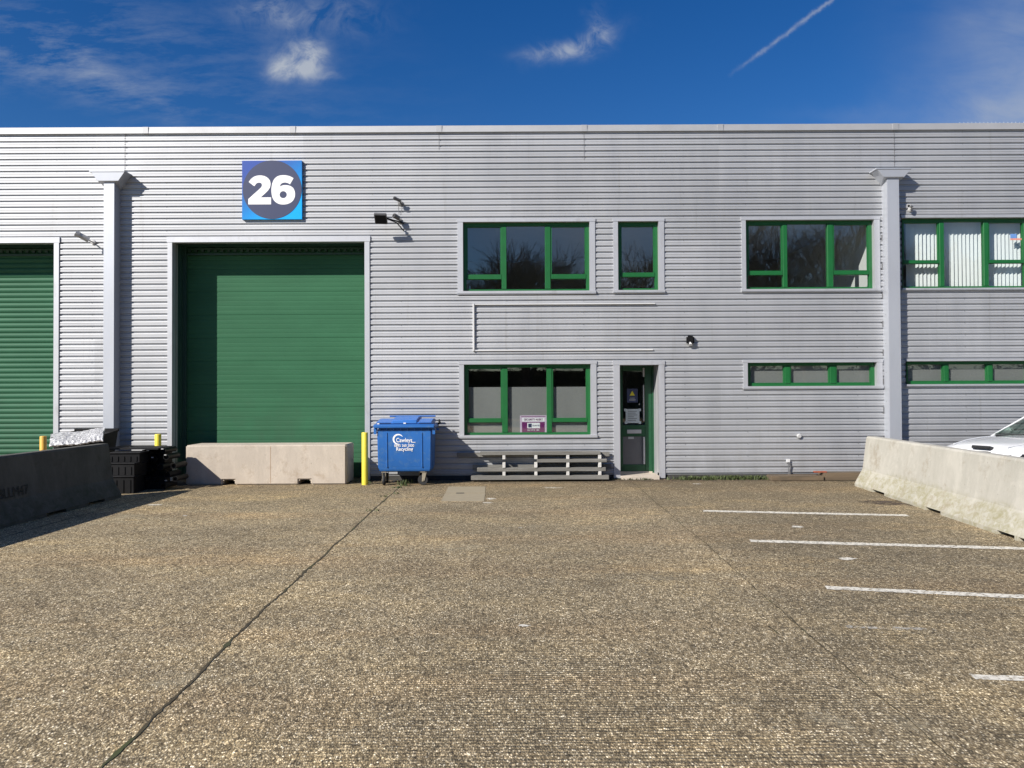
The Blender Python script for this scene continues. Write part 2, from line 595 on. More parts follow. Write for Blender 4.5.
def glass_mat(name, tint, ior=1.5):
    m = bpy.data.materials.new(name)
    m.use_nodes = True
    nt = NT(m.node_tree)
    nt.n.remove(nt.n['Principled BSDF'])
    out = nt.n['Material Output']
    tr = nt.node('ShaderNodeBsdfTransparent')
    tr.inputs[0].default_value = (*tint, 1)
    gl = nt.node('ShaderNodeBsdfGlossy')
    gl.inputs['Roughness'].default_value = 0.015
    gl.inputs['Color'].default_value = (1.0, 0.93, 0.84, 1)
    gg = nt.node('ShaderNodeNewGeometry')
    dt = nt.node('ShaderNodeVectorMath', operation='DOT_PRODUCT')
    nt.set(dt.inputs[0], gg.outputs['Incoming'])
    nt.set(dt.inputs[1], gg.outputs['Normal'])
    c1 = nt.math('SUBTRACT', 1.0, nt.math('ABSOLUTE', dt.outputs['Value']), clamp=True)
    fr = nt.math('ADD', ior, nt.math('MULTIPLY', nt.math('POWER', c1, 5.0), 1.0 - ior))
    bn = nt.node('ShaderNodeBump')
    bn.inputs['Strength'].default_value = 0.03
    bn.inputs['Distance'].default_value = 0.02
    nt.set(bn.inputs['Height'], nt.noise(geo_pos(nt), 1.3, 2))
    nt.set(gl.inputs['Normal'], bn.outputs[0])
    mx = nt.node('ShaderNodeMixShader')
    nt.set(mx.inputs[0], fr)
    nt.set(mx.inputs[1], tr.outputs[0])
    nt.set(mx.inputs[2], gl.outputs[0])
    nt.set(out.inputs[0], mx.outputs[0])
    return m


M['glass'] = glass_mat('window_glass', (0.84, 0.88, 0.88), 0.19)
M['carglass'] = glass_mat('car_glass', (0.45, 0.56, 0.52), 0.06)


def concrete_mat(name, col, col2, algae=None, flare=0.0, rust=True, scale=1.0, chips=True):
    m, nt, b = new_mat(name)
    pos = nt.node('ShaderNodeTexCoord').outputs['Object']
    n1 = nt.noise(pos, 1.3 * scale, 6, 0.65)
    n2 = nt.noise(nt.mapping(pos, scale=(3.0, 3.0, 0.6)), 2.2 * scale, 6, 0.7)
    n3 = nt.noise(pos, 45, 5, 0.7)
    f = nt.math('ADD', nt.math('MULTIPLY', n1, 0.45), nt.math('ADD', nt.math('MULTIPLY', n2, 0.4), nt.math('MULTIPLY', n3, 0.15)))
    c = nt.ramp(f, [(0.36, col2), (0.62, col)])
    if algae:
        sp = nt.node('ShaderNodeSeparateXYZ')
        nt.set(sp.inputs[0], pos)
        h = nt.math('ADD', sp.outputs[2], nt.math('MULTIPLY', nt.math('SUBTRACT', n1, 0.5), 0.35))
        fl = nt.ramp(h, [(flare - 0.06, 1.0), (flare + 0.06, 0.0)])
        drag = nt.noise(nt.mapping(pos, scale=(3, 3, 5), rot=(0.7, 0, 0)), 2.0, 7, 0.75, 1.0)
        fl = nt.math('MULTIPLY', fl, nt.ramp(drag, [(0.36, 1.0), (0.60, 0.15)]))
        c = nt.mix(fl, c, algae)
        # chipped pale streaks
        chip = nt.ramp(nt.noise(nt.mapping(pos, scale=(3, 1.6, 1.0), rot=(0.9, 0, 0)), 3.0, 6, 0.7, 1.5), [(0.60, 0.0), (0.70, 0.7)])
        if chips:
            c = nt.mix(chip, c, (0.52, 0.51, 0.465))
    bl_ = nt.ramp(nt.noise(nt.mapping(pos, scale=(1.1, 1, 0.8), rot=(0, 0.5, 0)), 1.6, 7, 0.75, 0.8), [(0.50, 0.0), (0.64, 0.4)])
    c = nt.mix(bl_, c, tuple(min(.9, x * 1.22) for x in col))
    if rust:
        pit = nt.ramp(nt.noise(pos, 16, 3, 0.6), [(0.68, 0.0), (0.74, 0.7)])
        c = nt.mix(pit, c, tuple(x * 0.55 for x in col2))
        stn = nt.ramp(nt.noise(pos, 2.3, 7, 0.78), [(0.54, 0.0), (0.68, 0.6)])
        c = nt.mix(stn, c, (col2[0] * 0.72, col2[1] * 0.62, col2[2] * 0.5))
    nt.set(b.inputs['Base Color'], c)
    b.inputs['Roughness'].default_value = 0.88
    bn = nt.node('ShaderNodeBump')
    bn.inputs['Strength'].default_value = 0.35
    bn.inputs['Distance'].default_value = 0.01
    nt.set(bn.inputs['Height'], nt.math('ADD', n3, nt.math('MULTIPLY', n2, 1.5)))
    nt.set(b.inputs['Normal'], bn.outputs[0])
    return m


M['block'] = concrete_mat('pinkish_concrete', (0.52, 0.455, 0.375), (0.42, 0.365, 0.30))
M['barrier'] = concrete_mat('pale_concrete', (0.46, 0.44, 0.385), (0.36, 0.345, 0.295), algae=(0.27, 0.25, 0.145), flare=0.34)
M['concrete_shaded'] = concrete_mat('shade_darkened_concrete', (0.095, 0.092, 0.082), (0.055, 0.054, 0.048), algae=(0.04, 0.044, 0.03), flare=0.30, chips=False)  # darker copy of the barrier concrete, the left barrier's shade put into its colour


def ground_mat():
    m, nt, b = new_mat('exposed_aggregate_concrete')
    pos = geo_pos(nt)
    sp = nt.node('ShaderNodeSeparateXYZ')
    nt.set(sp.inputs[0], pos)
    v1 = nt.node('ShaderNodeTexVoronoi')
    sqz = nt.mapping(pos, scale=(1, 0.62, 1))
    nt.set(v1.inputs['Vector'], sqz)
    v1.inputs['Scale'].default_value = 105
    cell = nt.node('ShaderNodeSeparateXYZ')
    nt.l.new(v1.outputs['Color'], cell.inputs[0])
    stone = nt.ramp(cell.outputs[0], [(0.0, (0.10, 0.080, 0.050)), (0.35, (0.235, 0.200, 0.140)), (0.70, (0.38, 0.335, 0.250)), (0.90, (0.60, 0.55, 0.43)), (1.0, (0.88, 0.85, 0.76))])
    grout = nt.ramp(v1.outputs['Distance'], [(0.30, 0.0), (0.62, 1.0)])
    c = nt.mix(nt.math('MULTIPLY', grout, 0.8), stone, (0.125, 0.105, 0.072))
    v2 = nt.voro(sqz, 52, out='Color')
    s2 = nt.node('ShaderNodeSeparateXYZ')
    nt.set(s2.inputs[0], v2)
    c = nt.mix(0.9, c, nt.ramp(s2.outputs[0], [(0.0, 0.42), (0.35, 0.95), (0.85, 1.2), (1.0, 1.7)]), 'MULTIPLY')
    mid = nt.noise(sqz, 9, 7, 0.8)
    c = nt.mix(0.85, c, nt.ramp(mid, [(0.3, 0.70), (0.7, 1.30)]), 'MULTIPLY')
    big = nt.noise(nt.mapping(pos, scale=(0.7, 1.3, 1)), 0.55, 7, 0.68)
    c = nt.mix(1.0, c, nt.ramp(big, [(0.28, (0.76, 0.75, 0.74)), (0.5, (1.08, 1.07, 1.04)), (0.70, (1.40, 1.34, 1.20))]), 'MULTIPLY')
    c = nt.mix(1.0, c, (1.10, 1.02, 0.88), 'MULTIPLY')
    bay = nt.node('ShaderNodeMapRange')
    nt.set(bay.inputs['Value'], sp.outputs[0])
    bay.inputs['From Min'].default_value = 2.2
    bay.inputs['From Max'].default_value = 2.3
    c = nt.mix(1.0, c, nt.ramp(bay.outputs[0], [(0.0, 1.10), (1.0, 0.97)]), 'MULTIPLY')
    pale = nt.ramp(nt.noise(nt.mapping(pos, scale=(0.6, 1.0, 1), loc=(1.7, 3.3, 0)), 0.8, 7, 0.72, 0.3), [(0.52, 0.0), (0.66, 0.55)])
    c = nt.mix(pale, c, nt.mix(1.0, c, (1.45, 1.38, 1.22), 'MULTIPLY'))
    trk = nt.ramp(nt.noise(nt.mapping(pos, scale=(1.6, 0.12, 1), rot=(0, 0, 0.5)), 1.0, 4, 0.6), [(0.56, 0.0), (0.70, 0.38)])
    c = nt.mix(trk, c, nt.mix(1.0, c, (0.66, 0.64, 0.62), 'MULTIPLY'))
    # warm traffic-worn band and dark dirt towards the wall
    warm = nt.ramp(nt.noise(nt.mapping(pos, scale=(0.18, 0.9, 1)), 0.9, 4, 0.6), [(0.5, 0.0), (0.75, 0.5)])
    c = nt.mix(warm, c, nt.mix(1.0, c, (1.22, 1.02, 0.84), 'MULTIPLY'))
    tow = nt.math('ADD', sp.outputs[1], nt.math('MULTIPLY', nt.math('SUBTRACT', big, 0.5), 2.5))
    wet = nt.ramp(nt.math('DIVIDE', tow, 20.0), [(0.60, 0.0), (0.78, 0.5), (0.80, 0.55)])
    c = nt.mix(wet, c, nt.mix(1.0, c, (0.62, 0.55, 0.45), 'MULTIPLY'))
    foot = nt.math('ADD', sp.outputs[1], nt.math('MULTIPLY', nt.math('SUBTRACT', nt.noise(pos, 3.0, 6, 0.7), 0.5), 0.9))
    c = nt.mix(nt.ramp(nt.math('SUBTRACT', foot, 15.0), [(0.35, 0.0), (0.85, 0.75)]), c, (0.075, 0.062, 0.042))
    # smooth cement-rich patches
    pat = nt.math('MULTIPLY', nt.ramp(nt.noise(pos, 0.75, 6, 0.7), [(0.60, 0.0), (0.68, 0.45)]), 1.0)
    c = nt.mix(pat, c, (0.33, 0.29, 0.20))
    # oil and tyre stains
    oil = nt.ramp(nt.noise(nt.mapping(pos, scale=(1.0, 1.6, 1), loc=(3.1, 7.7, 0)), 0.9, 5, 0.65), [(0.58, 0.0), (0.72, 0.5)])
    c = nt.mix(oil, c, nt.mix(1.0, c, (0.5, 0.49, 0.48), 'MULTIPLY'))
    # brushed lines running parallel with the building
    wv = nt.node('ShaderNodeTexWave', wave_type='BANDS', bands_direction='Y')
    nt.set(wv.inputs['Vector'], nt.mapping(pos, scale=(0.12, 1, 1)))
    wv.inputs['Scale'].default_value = 9.0
    wv.inputs['Distortion'].default_value = 4.0
    wv.inputs['Detail'].default_value = 3
    wv.inputs['Detail Scale'].default_value = 2.5
    lm = nt.math('MULTIPLY', nt.ramp(nt.noise(pos, 0.35, 4, 0.6), [(0.38, 0.0), (0.52, 1.0)]), nt.ramp(nt.math('DIVIDE', nt.math('ADD', sp.outputs[0], 3), 10), [(0.1, 0.15), (0.3, 1.0)]))
    ln = nt.math('MULTIPLY', nt.ramp(wv.outputs['Fac'], [(0.0, 1.0), (0.5, 0.0)]), lm)
    c = nt.mix(nt.math('MULTIPLY', ln, 0.6), c, (0.075, 0.065, 0.046))
    nt.set(b.inputs['Base Color'], c)
    b.inputs['Roughness'].default_value = 0.85
    b.inputs['Specular IOR Level'].default_value = 0.3
    hh = nt.math('SUBTRACT', nt.math('MULTIPLY', nt.math('SUBTRACT', 0.6, v1.outputs['Distance']), 1.0), nt.math('MULTIPLY', ln, 1.0))
    hh = nt.math('ADD', hh, nt.math('MULTIPLY', cell.outputs[0], 0.5))
    bn = nt.node('ShaderNodeBump')
    bn.inputs['Strength'].default_value = 0.8
    bn.inputs['Distance'].default_value = 0.006
    nt.set(bn.inputs['Height'], hh)
    nt.set(b.inputs['Normal'], bn.outputs[0])
    return m


M['ground'] = ground_mat()
M['joint'] = pm('joint_filler', (0.055, 0.043, 0.022), 0.95, 0, 0.5, 12, dirt=(0.055, 0.065, 0.02), dirt_scale=2.2, dirt_lo=0.5)


def worn_mat(name, col, lo, hi, scale=14.0, amt=1.0, rough=0.8):
    m = bpy.data.materials.new(name)
    m.use_nodes = True
    nt = NT(m.node_tree)
    b = nt.n['Principled BSDF']
    out = nt.n['Material Output']
    pos = geo_pos(nt)
    nt.set(b.inputs['Base Color'], nt.mix(1.0, col, nt.ramp(nt.noise(pos, 30, 4, 0.7), [(0.3, 0.75), (0.7, 1.1)]), 'MULTIPLY'))
    b.inputs['Roughness'].default_value = rough
    tr = nt.node('ShaderNodeBsdfTransparent')
    mx = nt.node('ShaderNodeMixShader')
    nt.set(mx.inputs[0], nt.math('MULTIPLY', nt.ramp(nt.noise(pos, scale, 8, 0.75), [(lo, 1.0), (hi, 0.0)]), amt))
    nt.set(mx.inputs[1], tr.outputs[0])
    nt.set(mx.inputs[2], b.outputs[0])
    nt.set(out.inputs[0], mx.outputs[0])
    return m


M['paint'] = worn_mat('worn_white_paint', (0.74, 0.70, 0.60), 0.50, 0.62, scale=22.0)
M['paint2'] = worn_mat('very_worn_white_paint', (0.66, 0.64, 0.58), 0.42, 0.52, amt=0.6)
M['stain'] = worn_mat('dark_tar_patch', (0.085, 0.06, 0.045), 0.45, 0.62, 5, 0.75)

# ------------------------------------------------------------------ ground
g = MB()
g.quad((-120, -120, 0), (120, -120, 0), (120, 120, 0), (-120, 120, 0))
tag(g.build('ground', M['ground']), kind='structure')

jr = random.Random(5)


def joint_strip(x, y0, y1, w, slope=0.0):
    mb = MB()
    pts = []
    y = y0
    off = 0
    while y < y1:
        off += jr.uniform(-1, 1) * 0.006
        off *= 0.97
        pts.append((x + slope * y + off + jr.uniform(-1, 1) * 0.002, y, w * jr.uniform(0.35, 1.3) * (2.2 if jr.random() < .06 else 1)))
        y += 0.05 if y < 12 else 0.1
    for (xa, ya, wa), (xb, yb, wb) in zip(pts, pts[1:]):
        mb.quad((xa - wa / 2, ya, 0.004), (xa + wa / 2, ya, 0.004), (xb + wb / 2, yb, 0.004), (xb - wb / 2, yb, 0.004))
    return mb


j = MB()
def through(a, b2):
    A_, B_ = gp(*a), gp(*b2)
    k_ = (B_.x - A_.x) / (B_.y - A_.y)
    return A_.x - k_ * A_.y, k_


ja, ka = through((100, 768), (398, 487))
jb, kb = through((935, 745), (700, 541))
for x, w, k_ in ((ja, 0.021, ka), (jb, 0.010, kb), (-6.45, 0.02, 0), (6.62, 0.02, 0)):
    q = joint_strip(x, -12, 15.9, w, k_)
    j.add(q.v, q.f)
tag(j.build('slab_joint', M['joint']), kind='structure')

# painted bay lines
pl = MB()


def paint_line(p0, p1, w, extend=0.0, mb=pl):
    a, b2 = gp(*p0), gp(*p1)
    d = (b2 - a).normalized()
    b2 = b2 + d * extend
    n = Vector((-d.y, d.x, 0))
    L = (b2 - a).length
    k = max(2, int(L / 0.08))
    prev = None
    for i in range(k + 1):
        c = a + d * (L * i / k)
        wl = w / 2 * (1 + jr.uniform(-0.18, 0.18))
        wr = w / 2 * (1 + jr.uniform(-0.18, 0.18))
        cur = (c + n * wl, c - n * wr)
        if prev:
            mb.quad((prev[1].x, prev[1].y, 0.004), (cur[1].x, cur[1].y, 0.004), (cur[0].x, cur[0].y, 0.004), (prev[0].x, prev[0].y, 0.004))
        prev = cur


paint_line((703, 511.0), (908, 515.6), 0.165, 0.0)
paint_line((750, 541), (1024, 548.8), 0.155, 1.0)
paint_line((826, 588), (1024, 597), 0.125, 2.0)
paint_line((972, 677), (1024, 679), 0.085, 3.0)
tag(pl.build('bay_line_paint', M['paint']), kind='structure')
fp = MB()
paint_line((846, 627), (935, 630), 0.06, 0, fp)
tag(fp.build('faded_paint', M['paint2']), kind='structure')

# small white paint drips and the dark patch in front of the right barrier
sp_ = MB()
sr = random.Random(8)


def splat(px, py, rx, ry, mb, n=14):
    c = gp(px, py)
    vs_ = [(c.x, c.y, 0.005)]
    for i in range(n):
        t = 2 * math.pi * i / n
        k = sr.uniform(0.55, 1.2)
        vs_.append((c.x + rx * k * math.cos(t), c.y + ry * k * math.sin(t), 0.005))
    mb.add(vs_, [(0, i + 1, (i + 1) % n + 1) for i in range(n)])


for px, py, rx, ry in ((155, 505, .13, .07), (185, 516, .05, .03), (797, 527, .09, .07), (848, 559, .10, .07), (552, 488, .22, .05), (491, 499, .09, .1), (487, 503, .12, .05), (524, 626, .05, .035), (520, 528, .03, .02), (462, 489, .04, .03), (697, 484, .09, .05), (20, 700, .02, .01)):
    splat(px, py, rx, ry, sp_)
tag(sp_.build('paint_splash', M['paint']), kind='structure')
dk = MB()
splat(905, 503, 0.70, 0.34, dk, 34)
tag(dk.build('tar_patch', M['stain']), kind='structure')

# a short crack beside the right joint
ck = MB()
p = [gp(790, 617), gp(797, 625), gp(778, 634), gp(768, 626), gp(757, 628)]
p2 = [gp(60, 768), gp(66, 752), gp(60, 745)]
for pts in (p[:2], p[2:4]):
    for a, b2 in zip(pts, pts[1:]):
        d = (b2 - a).normalized()
        n = Vector((-d.y, d.x, 0)) * 0.006
        ck.quad((a.x - n.x, a.y - n.y, .0045), (a.x + n.x, a.y + n.y, .0045), (b2.x + n.x, b2.y + n.y, .0045), (b2.x - n.x, b2.y - n.y, .0045))
tag(ck.build('crack', M['joint']), kind='structure')

# ------------------------------------------------------------------ the industrial building
ROOF = wp(512, 125.6).z
bld = thing('industrial_building', 'long silver-grey industrial building clad in horizontal ribbed metal sheets with green windows', 'building', (0, WALL, 0))

XL, XR = -22.0, 22.0


def opening(x0, x1, z0, z1):
    """pixels -> (x0, x1, z0, z1) in metres on the wall"""
    cx, cy = (x0 + x1) / 2, (z0 + z1) / 2
    return (wp(x0, cy).x, wp(x1, cy).x, wp(cx, z1).z, wp(cx, z0).z)


OP = {
    'doorL': (wp(-130, 300).x, wp(54, 340).x, 0.0, wp(40, 243).z),
    'doorM': (wp(172.3, 340).x, wp(364.8, 340).x, 0.0, wp(270, 242.0).z),
    'W1': opening(463, 589.6, 221.8, 291),
    'W2': opening(618, 658.6, 221.3, 290.2),
    'W3': opening(745.8, 874, 219.8, 289),
    'W4': opening(901.8, 1030, 217.6, 288),
    'W5': opening(464, 590.8, 364.2, 435),
    'W6': opening(747.6, 876.6, 362.4, 386),
    'W7': opening(905.9, 1033, 361, 384),
    'door': (wp(620, 420).x, wp(659, 420).x, 0.06, wp(640, 364.8).z),
}
Z0 = 0.10
PER = 0.1250
ZL = wp(430, 133.7).z                      # a dark line
DEP = 0.027


def prof_pts(z0, z1):
    """profile breakpoints between z0 and z1: list of (z, depth)"""
    key = [(0.0, 0.0), (0.005, DEP), (0.036, DEP), (0.048, 0.003), (0.058, 0.0), (0.074, 0.0), (0.079, 0.0045), (0.087, 0.0045), (0.092, 0.0)]   # measured downward from a lip: lip, valley, rib
    pts = []
    k = math.floor((ZL + 0.01 - z0) / PER) + 1
    while True:
        zl = ZL + 0.014 - k * PER
        if zl > z1 + PER:
            break
        for dz, dp in reversed(key):
            pts.append((zl - dz, dp))
        k -= 1
    pts.sort()

    def dep(z):
        for (a, da), (b2, db) in zip(pts, pts[1:]):
            if a <= z <= b2:
                return da + (db - da) * ((z - a) / (b2 - a) if b2 > a else 0)
        return 0.0
    out = [(z0, dep(z0))] + [q for q in pts if z0 < q[0] < z1] + [(z1, dep(z1))]
    return out


clad = MB()
xs = sorted({XL, XR} | {v for o in OP.values() for v in o[:2]})
TOPZ = wp(512, 131.8).z
for xa, xb in zip(xs, xs[1:]):
    cuts = sorted((o[2], o[3]) for o in OP.values() if o[0] < (xa + xb) / 2 < o[1])
    z = Z0
    spans = []
    for a, b2 in cuts:
        if a > z:
            spans.append((z, a))
        z = max(z, b2)
    if z < TOPZ:
        spans.append((z, TOPZ))
    for a, b2 in spans:
        pr = prof_pts(a, b2)
        vs_ = []
        for zz, dp in pr:
            vs_ += [(xa, WALL + dp, zz), (xb, WALL + dp, zz)]
        clad.add(vs_, [(2 * i, 2 * i + 1, 2 * i + 3, 2 * i + 2) for i in range(len(pr) - 1)])
# side walls of the building
clad.box(XL, XL + 0.05, WALL + 0.04, WALL + 24, 0, TOPZ)
clad.box(XR - 0.05, XR, WALL + 0.04, WALL + 24, 0, TOPZ)
# sheet joints: thin overlapped edges
for px, y0, y1 in ((125, 133, 172), (894, 123, 168), (439, 133, 150), (584, 133, 160)):
    a, b2 = wp(px, y0), wp(px, y1)
    clad.box(a.x - 0.004, a.x + 0.004, WALL - 0.003, WALL + 0.01, b2.z, a.z, m=1)
# screw heads in columns
kk = 0
zz = ZL - 0.02
while zz > 0.3:
    for X in (-9.5, -8.75, -7.2, -4.55, -2.9, -2.3, -0.1, 1.5, 3.6, 4.9, 7.2, 9.45):
        if kk % 2 == 0 and not any(o[0] - .15 < X < o[1] + .15 and o[2] - .15 < zz < o[3] + .15 for o in OP.values()):
            clad.tube((X, WALL - 0.006, zz), (X, WALL + 0.002, zz), 0.007, n=6, m=1)
    zz -= PER
    kk += 1
clad.build('wall', [M['clad'], M['grey']], bld)

# dark plinth below the sheets and wall body behind them
for xa, xb in ((XL, OP['doorL'][0]), (OP['doorL'][1], OP['doorM'][0]), (OP['doorM'][1], OP['door'][0]), (OP['door'][1], XR)):
    bodyb = MB()
    bodyb.box(xa, xb, WALL + 0.035, WALL + 0.20, -0.02, Z0 + 0.03)
    bodyb.build('plinth', M['plinth'], bld)

cap = MB()
cap.prism_x([(WALL - 0.028, TOPZ - 0.004), (WALL - 0.018, ROOF), (WALL + 0.30, ROOF + 0.012), (WALL + 0.30, ROOF - 0.12), (WALL + 0.06, ROOF - 0.12), (WALL + 0.06, TOPZ - 0.004)], XL, XR)
for px in (146, 293, 439, 584, 720, 895):
    X = wp(px, 127).x
    cap.box(X - 0.06, X + 0.06, WALL - 0.034, WALL - 0.016, TOPZ - 0.006, ROOF - 0.002)
cap.build('parapet_cap', pm('cap_metal', (0.40, 0.405, 0.415), 0.6, 0.45, 0.08, 2), bld)
rf = MB()
rf.box(XL, XR, WALL + 0.3, WALL + 24, ROOF - 0.5, ROOF - 0.3)
rf.box(XL, XR, WALL + 23.9, WALL + 24, 0, ROOF - 0.5)
rf.build('roof', M['roof'], bld)
# bird spikes at the far right end of the cap
bs = MB()
for i in range(24):
    X = wp(960 + i * 4, 123).x
    bs.tube((X, WALL + 0.02, ROOF), (X + 0.01, WALL + 0.02, ROOF + 0.035), 0.0018, n=5)
    bs.tube((X + .02, WALL + 0.06, ROOF), (X + 0.05, WALL + 0.06, ROOF + 0.03), 0.0018, n=5)
tag(bs.build('bird_spikes', M['conduit'], bld), kind='stuff')

# interior shells behind the windows
UF = 2.75
inn = MB()
bx0, bx1, by1 = -2.9, 7.63, WALL + 6
inn.box(bx0, bx1, by1, by1 + 0.1, 0.05, ROOF - 0.6)
inn.box(bx0 - 0.1, bx0, WALL + 0.3, by1, 0.05, ROOF - 0.6)
inn.build('interior_wall', M['room'], bld)
inn = MB()
inn.box(bx1, bx1 + 0.12, WALL + 0.3, by1 + 2, 0.05, ROOF - 0.6)
inn.build('party_wall', M['whiteroom'], bld)
inn = MB()
inn.box(bx0, bx1, WALL + 0.25, by1, UF, UF + 0.25)
inn.box(bx1 + .12, XR, WALL + 0.25, by1, UF, UF + 0.25)
inn.box(bx0, bx1, WALL + 0.25, by1, 5.6, 5.7)
inn.box(bx1 + .12, XR, WALL + 0.25, by1, 5.6, 5.7)
inn.box(bx0, XR, WALL + 0.25, by1, 0.03, 0.06)
inn.build('floor_slab', M['ceil'], bld)
inn = MB()
inn.box(bx1 + .12, XR, by1, by1 + 0.1, 0.05, ROOF - 0.6)
inn.build('interior_wall', M['room'], bld)
# inner lining: keeps daylight from leaking round the openings
lin = MB()
for xa, xb in zip(xs, xs[1:]):
    cuts = sorted((o[2], o[3]) for o in OP.values() if o[0] < (xa + xb) / 2 < o[1])
    z = 0.0
    for a, b2 in cuts + [(ROOF - 0.15, 0)]:
        if a > z + 0.001:
            lin.box(xa, xb, WALL + 0.20, WALL + 0.245, z + 0.001, a)
        z = max(z, b2)
lin.build('wall_lining', M['room'], bld)


# ---- windows
def trim_frame(mb, o, l, r, t, bt, drip=True):
    x0, x1, z0, z1 = o
    yf, yb = WALL - 0.016, WALL + 0.19
    mb.box(x0 - l, x0, yf, yb, z0, z1)
    mb.box(x1, x1 + r, yf, yb, z0, z1)
    if t:
        mb.box(x0 - l - .01, x1 + r + .01, yf - .006, yb, z1, z1 + t)
    if bt:
        mb.box(x0 - l - .01, x1 + r + .01, yf - .022, yb, z0 - bt * 0.75, z0)
        mb.box(x0 - l - .01, x1 + r + .01, yf - .012, WALL + 0.02, z0 - bt, z0 - bt * 0.75 - 0.001)


def window(key, mulls, openers, trans_px, film_px=None, t=(0.115, 0.115, 0.063, 0.065), label=None, allsash=False):
    o = OP[key]
    x0, x1, z0, z1 = o
    yf = WALL + 0.085
    w = MB()
    fw = 0.065
    zc = (z0 + z1) / 2
    pyc = 384 - (zc - 1.77) * 0  # unused
    w.box(x0, x0 + fw, yf, yf + .09, z0, z1)
    w.box(x1 - fw, x1, yf, yf + .09, z0, z1)
    w.box(x0 + fw, x1 - fw, yf, yf + .09, z1 - fw, z1)
    w.box(x0 + fw, x1 - fw, yf, yf + .09, z0, z0 + 0.05)
    # reveal strips at the sides, the frame's depth
    win = w.build('window', M['green'], bld, bevel=0.004, seg=1)
    if label:
        win['label'] = label
    row = {'W1': 256, 'W2': 256, 'W3': 254, 'W4': 252, 'W5': 400, 'W6': 374, 'W7': 372}[key]
    edges = [(x0 + fw * 0.9)]
    mm = []
    for a, b2 in mulls:
        xa, xb = wp(a, row, yf).x, wp(b2, row, yf).x
        m = MB()
        m.box(xa, xb, yf - 0.012, yf + .085, z0 + 0.052, z1 - fw - .002)
        m.build('mullion', M['green'], win, bevel=0.006, seg=1)
        mm.append((xa, xb))
    bays = []
    cur = x0 + fw
    for xa, xb in mm:
        bays.append((cur, xa))
        cur = xb
    bays.append((cur, x1 - fw))
    zt = None
    if trans_px:
        zt = (wp(500, trans_px[1], yf).z, wp(500, trans_px[0], yf).z)
    for i, (xa, xb) in enumerate(bays):
        if i in openers and zt:
            tr = MB()
            tr.box(xa + .001, xb - .001, yf - .008, yf + .08, zt[0], zt[1])
            tr.build('transom', M['green'], win, bevel=0.008, seg=2)
            sa = MB()
            s = 0.026
            sa.box(xa + .001, xa + s, yf + .002, yf + .06, zt[1] + .001, z1 - fw - .001)
            sa.box(xb - s, xb - .001, yf + .002, yf + .06, zt[1] + .001, z1 - fw - .001)
            sa.box(xa + s, xb - s, yf + .002, yf + .06, z1 - fw - s, z1 - fw - .001)
            sa.build('sash', M['green'], win)
            regs = [(xa, xb, z0 + .05, zt[0]), (xa, xb, zt[1], z1 - fw)]
        elif allsash:
            sa = MB()
            s = 0.022
            sa.box(xa + .001, xa + s, yf + .002, yf + .06, z0 + .051, z1 - fw - .001)
            sa.box(xb - s, xb - .001, yf + .002, yf + .06, z0 + .051, z1 - fw - .001)
            sa.box(xa + s, xb - s, yf + .002, yf + .06, z0 + .051, z0 + .05 + s)
            sa.build('sash', M['green'], win)
            regs = [(xa, xb, z0 + .05, z1 - fw)]
        else:
            regs = [(xa, xb, z0 + .05, z1 - fw)]
        for a, b2, c, d in regs:
            gmb = MB()
            tilt = random.uniform(-0.002, 0.002)
            gmb.quad((a, yf + .045 + tilt, c), (b2, yf + .045 - tilt, c), (b2, yf + .045 - tilt, d), (a, yf + .045 + tilt, d))
            gmb.build('pane', M['glass'], win)
    if film_px is not None:
        zf = wp(520, film_px, yf + .068).z
        fm = MB()
        fm.box(x0 + .03, x1 - .03, yf + .068, yf + .071, z0 + .02, zf)
        fm.build('privacy_film', M['film'], win)
    tr = MB()
    trim_frame(tr, o, *t)
    tr.build('window_trim', M['trim'], win)
    return win


window('W1', [(501.5, 506.5), (545, 550.5)], (0, 2), (274.4, 279.4), t=(0.115, 0.115, 0.063, 0.068), label='wide upper window with three bays above the old sign channel')
window('W2', [], (0,), (273.2, 277.8), t=(0.1, 0.115, 0.063, 0.06), label='narrow upper window above the entrance door')
window('W3', [(782.8, 787.2), (827.4, 833)], (0, 2), (272, 276.6), t=(0.09, 0.12, 0.063, 0.06), label='upper window just left of the right pillar')
window('W4', [(939.5, 944.0), (983.6, 988.3)], (0, 2), (262.2, 265.8), t=(0.0, 0.1, 0.06, 0.05), label='upper window with white vertical blinds')
w5 = window('W5', [(502, 507.8), (546.7, 551.9)], (0, 2), (418.2, 422.6), film_px=387, t=(0.10, 0.12, 0.063, 0.065), label='lower window half covered with frosted film')
w6 = window('W6', [(784.7, 790), (829.9, 835.8)], (), None, film_px=366, t=(0.09, 0.12, 0.06, 0.065), label='low wide frosted window left of the right pillar', allsash=True)
w7 = window('W7', [(943.6, 947.9), (987.5, 991.9)], (), None, film_px=364, t=(0.0, 0.1, 0.05, 0.05), label='low wide frosted window right of the right pillar', allsash=True)

# ---- roller doors
REC = 0.60


